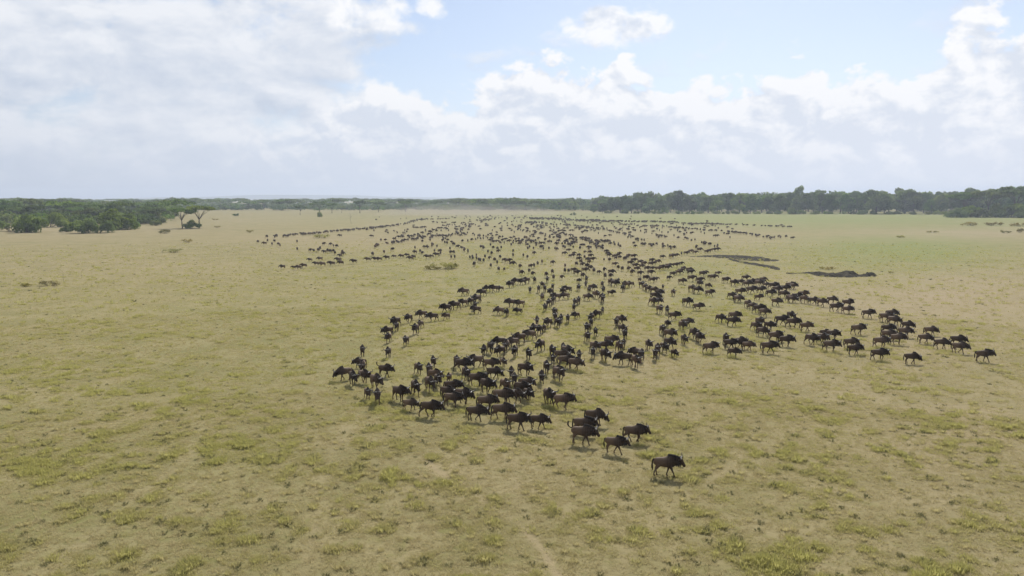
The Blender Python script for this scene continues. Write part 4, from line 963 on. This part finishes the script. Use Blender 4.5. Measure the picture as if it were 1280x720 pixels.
for f in far:
    if f[0] == 'w': rest.append((f[1], f[2], f[3], random.uniform(.84, 1.0), random.choice(pose_pick)))
    else:
        p = at(f[0], f[1], .92); rest.append((p[0], p[1], f[2], random.uniform(.84, 1.0), random.choice(pose_pick)))
def build_rest():
    VV, FF, MI, LP, RN = [], [], [], [], []; off = 0
    for x, y, h, s, pose in rest:
        V, F, I = LOW[pose]; a = R(h)
        M = np.array([[math.cos(a), -math.sin(a), 0], [math.sin(a), math.cos(a), 0], [0, 0, .95]]) * s
        VV.append(V @ M.T + (x, y, 0)); FF += [tuple(k + off for k in q) for q in F]; MI += I; LP.append(V); RN.append(np.full(len(V), random.random())); off += len(V)
    me = bpy.data.meshes.new('distant_herd'); me.from_pydata(np.vstack(VV).tolist(), [], FF)
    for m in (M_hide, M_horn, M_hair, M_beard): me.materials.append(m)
    me.polygons.foreach_set('material_index', MI); me.polygons.foreach_set('use_smooth', [True] * len(FF))
    fattr(me, 'lpos', np.vstack(LP), 'FLOAT_VECTOR'); fattr(me, 'rnd', np.concatenate(RN))
    o = bpy.data.objects.new('distant_herd', me); col.objects.link(o)
    tag(o, 'far files of wildebeest threading across the plain to the horizon', 'wildebeest', kind='stuff')
    print('REST', len(rest), 'tris', sum(len(f) - 2 for f in FF), 'near', len(A))
build_rest()

# ------------------------------------------------------------------ haze
mat_haze, w = material('haze_air')
oo = w.n('ShaderNodeOutputMaterial'); pv = w.n('ShaderNodeVolumePrincipled')
pv.inputs['Color'].default_value = (0.64, 0.72, 0.86, 1); pv.inputs['Density'].default_value = 0.00023; pv.inputs['Anisotropy'].default_value = 0.25
w.t.links.new(pv.outputs[0], oo.inputs['Volume'])
def box(name, x0, x1, y0, y1, z0, z1, mat):
    v = [(x, y, z) for z in (z0, z1) for y in (y0, y1) for x in (x0, x1)]
    f = [(0, 2, 3, 1), (4, 5, 7, 6), (0, 1, 5, 4), (2, 6, 7, 3), (0, 4, 6, 2), (1, 3, 7, 5)]
    return mesh_obj(name, v, f, mat, smooth=False)
hb = box('haze', -9300, 9300, -9300, 9300, -1.5, 110, mat_haze)
tag(hb, 'thin pale haze hanging over the whole plain', 'haze', kind='stuff')

# ------------------------------------------------------------------ dust kicked up where the files crowd together far off
mat_dust, w = material('dust_in_the_air')
oo = w.n('ShaderNodeOutputMaterial'); pv = w.n('ShaderNodeVolumePrincipled')
pv.inputs['Color'].default_value = (0.55, 0.50, 0.44, 1); pv.inputs['Density'].default_value = 0.0036; pv.inputs['Anisotropy'].default_value = 0.2
w.t.links.new(pv.outputs[0], oo.inputs['Volume'])
def build_dust():
    vs, fs = [], []; nu, nv = 40, 14
    c = at(585, 269)
    for j in range(nv + 1):
        t = j / nv * math.pi / 2
        for i in range(nu):
            a = 2 * math.pi * i / nu
            k = .55 + .8 * float(fbm(np.array([4 + 2.2 * math.cos(a)]), np.array([4 + 2.2 * math.sin(a) + j * .12]), 3, 8)[0])
            vs.append((c[0] + 75 * k * math.cos(a) * math.cos(t), c[1] + 85 * k * math.sin(a) * math.cos(t), .06 + 9.5 * k * math.sin(t)))
    for j in range(nv):
        for i in range(nu):
            i2 = (i + 1) % nu; fs.append((j * nu + i, j * nu + i2, (j + 1) * nu + i2, (j + 1) * nu + i))
    fs.append(tuple(range(nu))[::-1]); fs.append(tuple(range(nv * nu, (nv + 1) * nu)))
    tag(mesh_obj('dust', vs, fs, mat_dust), 'low pale dust hanging over the far crowded animals', 'dust', kind='stuff')
build_dust()
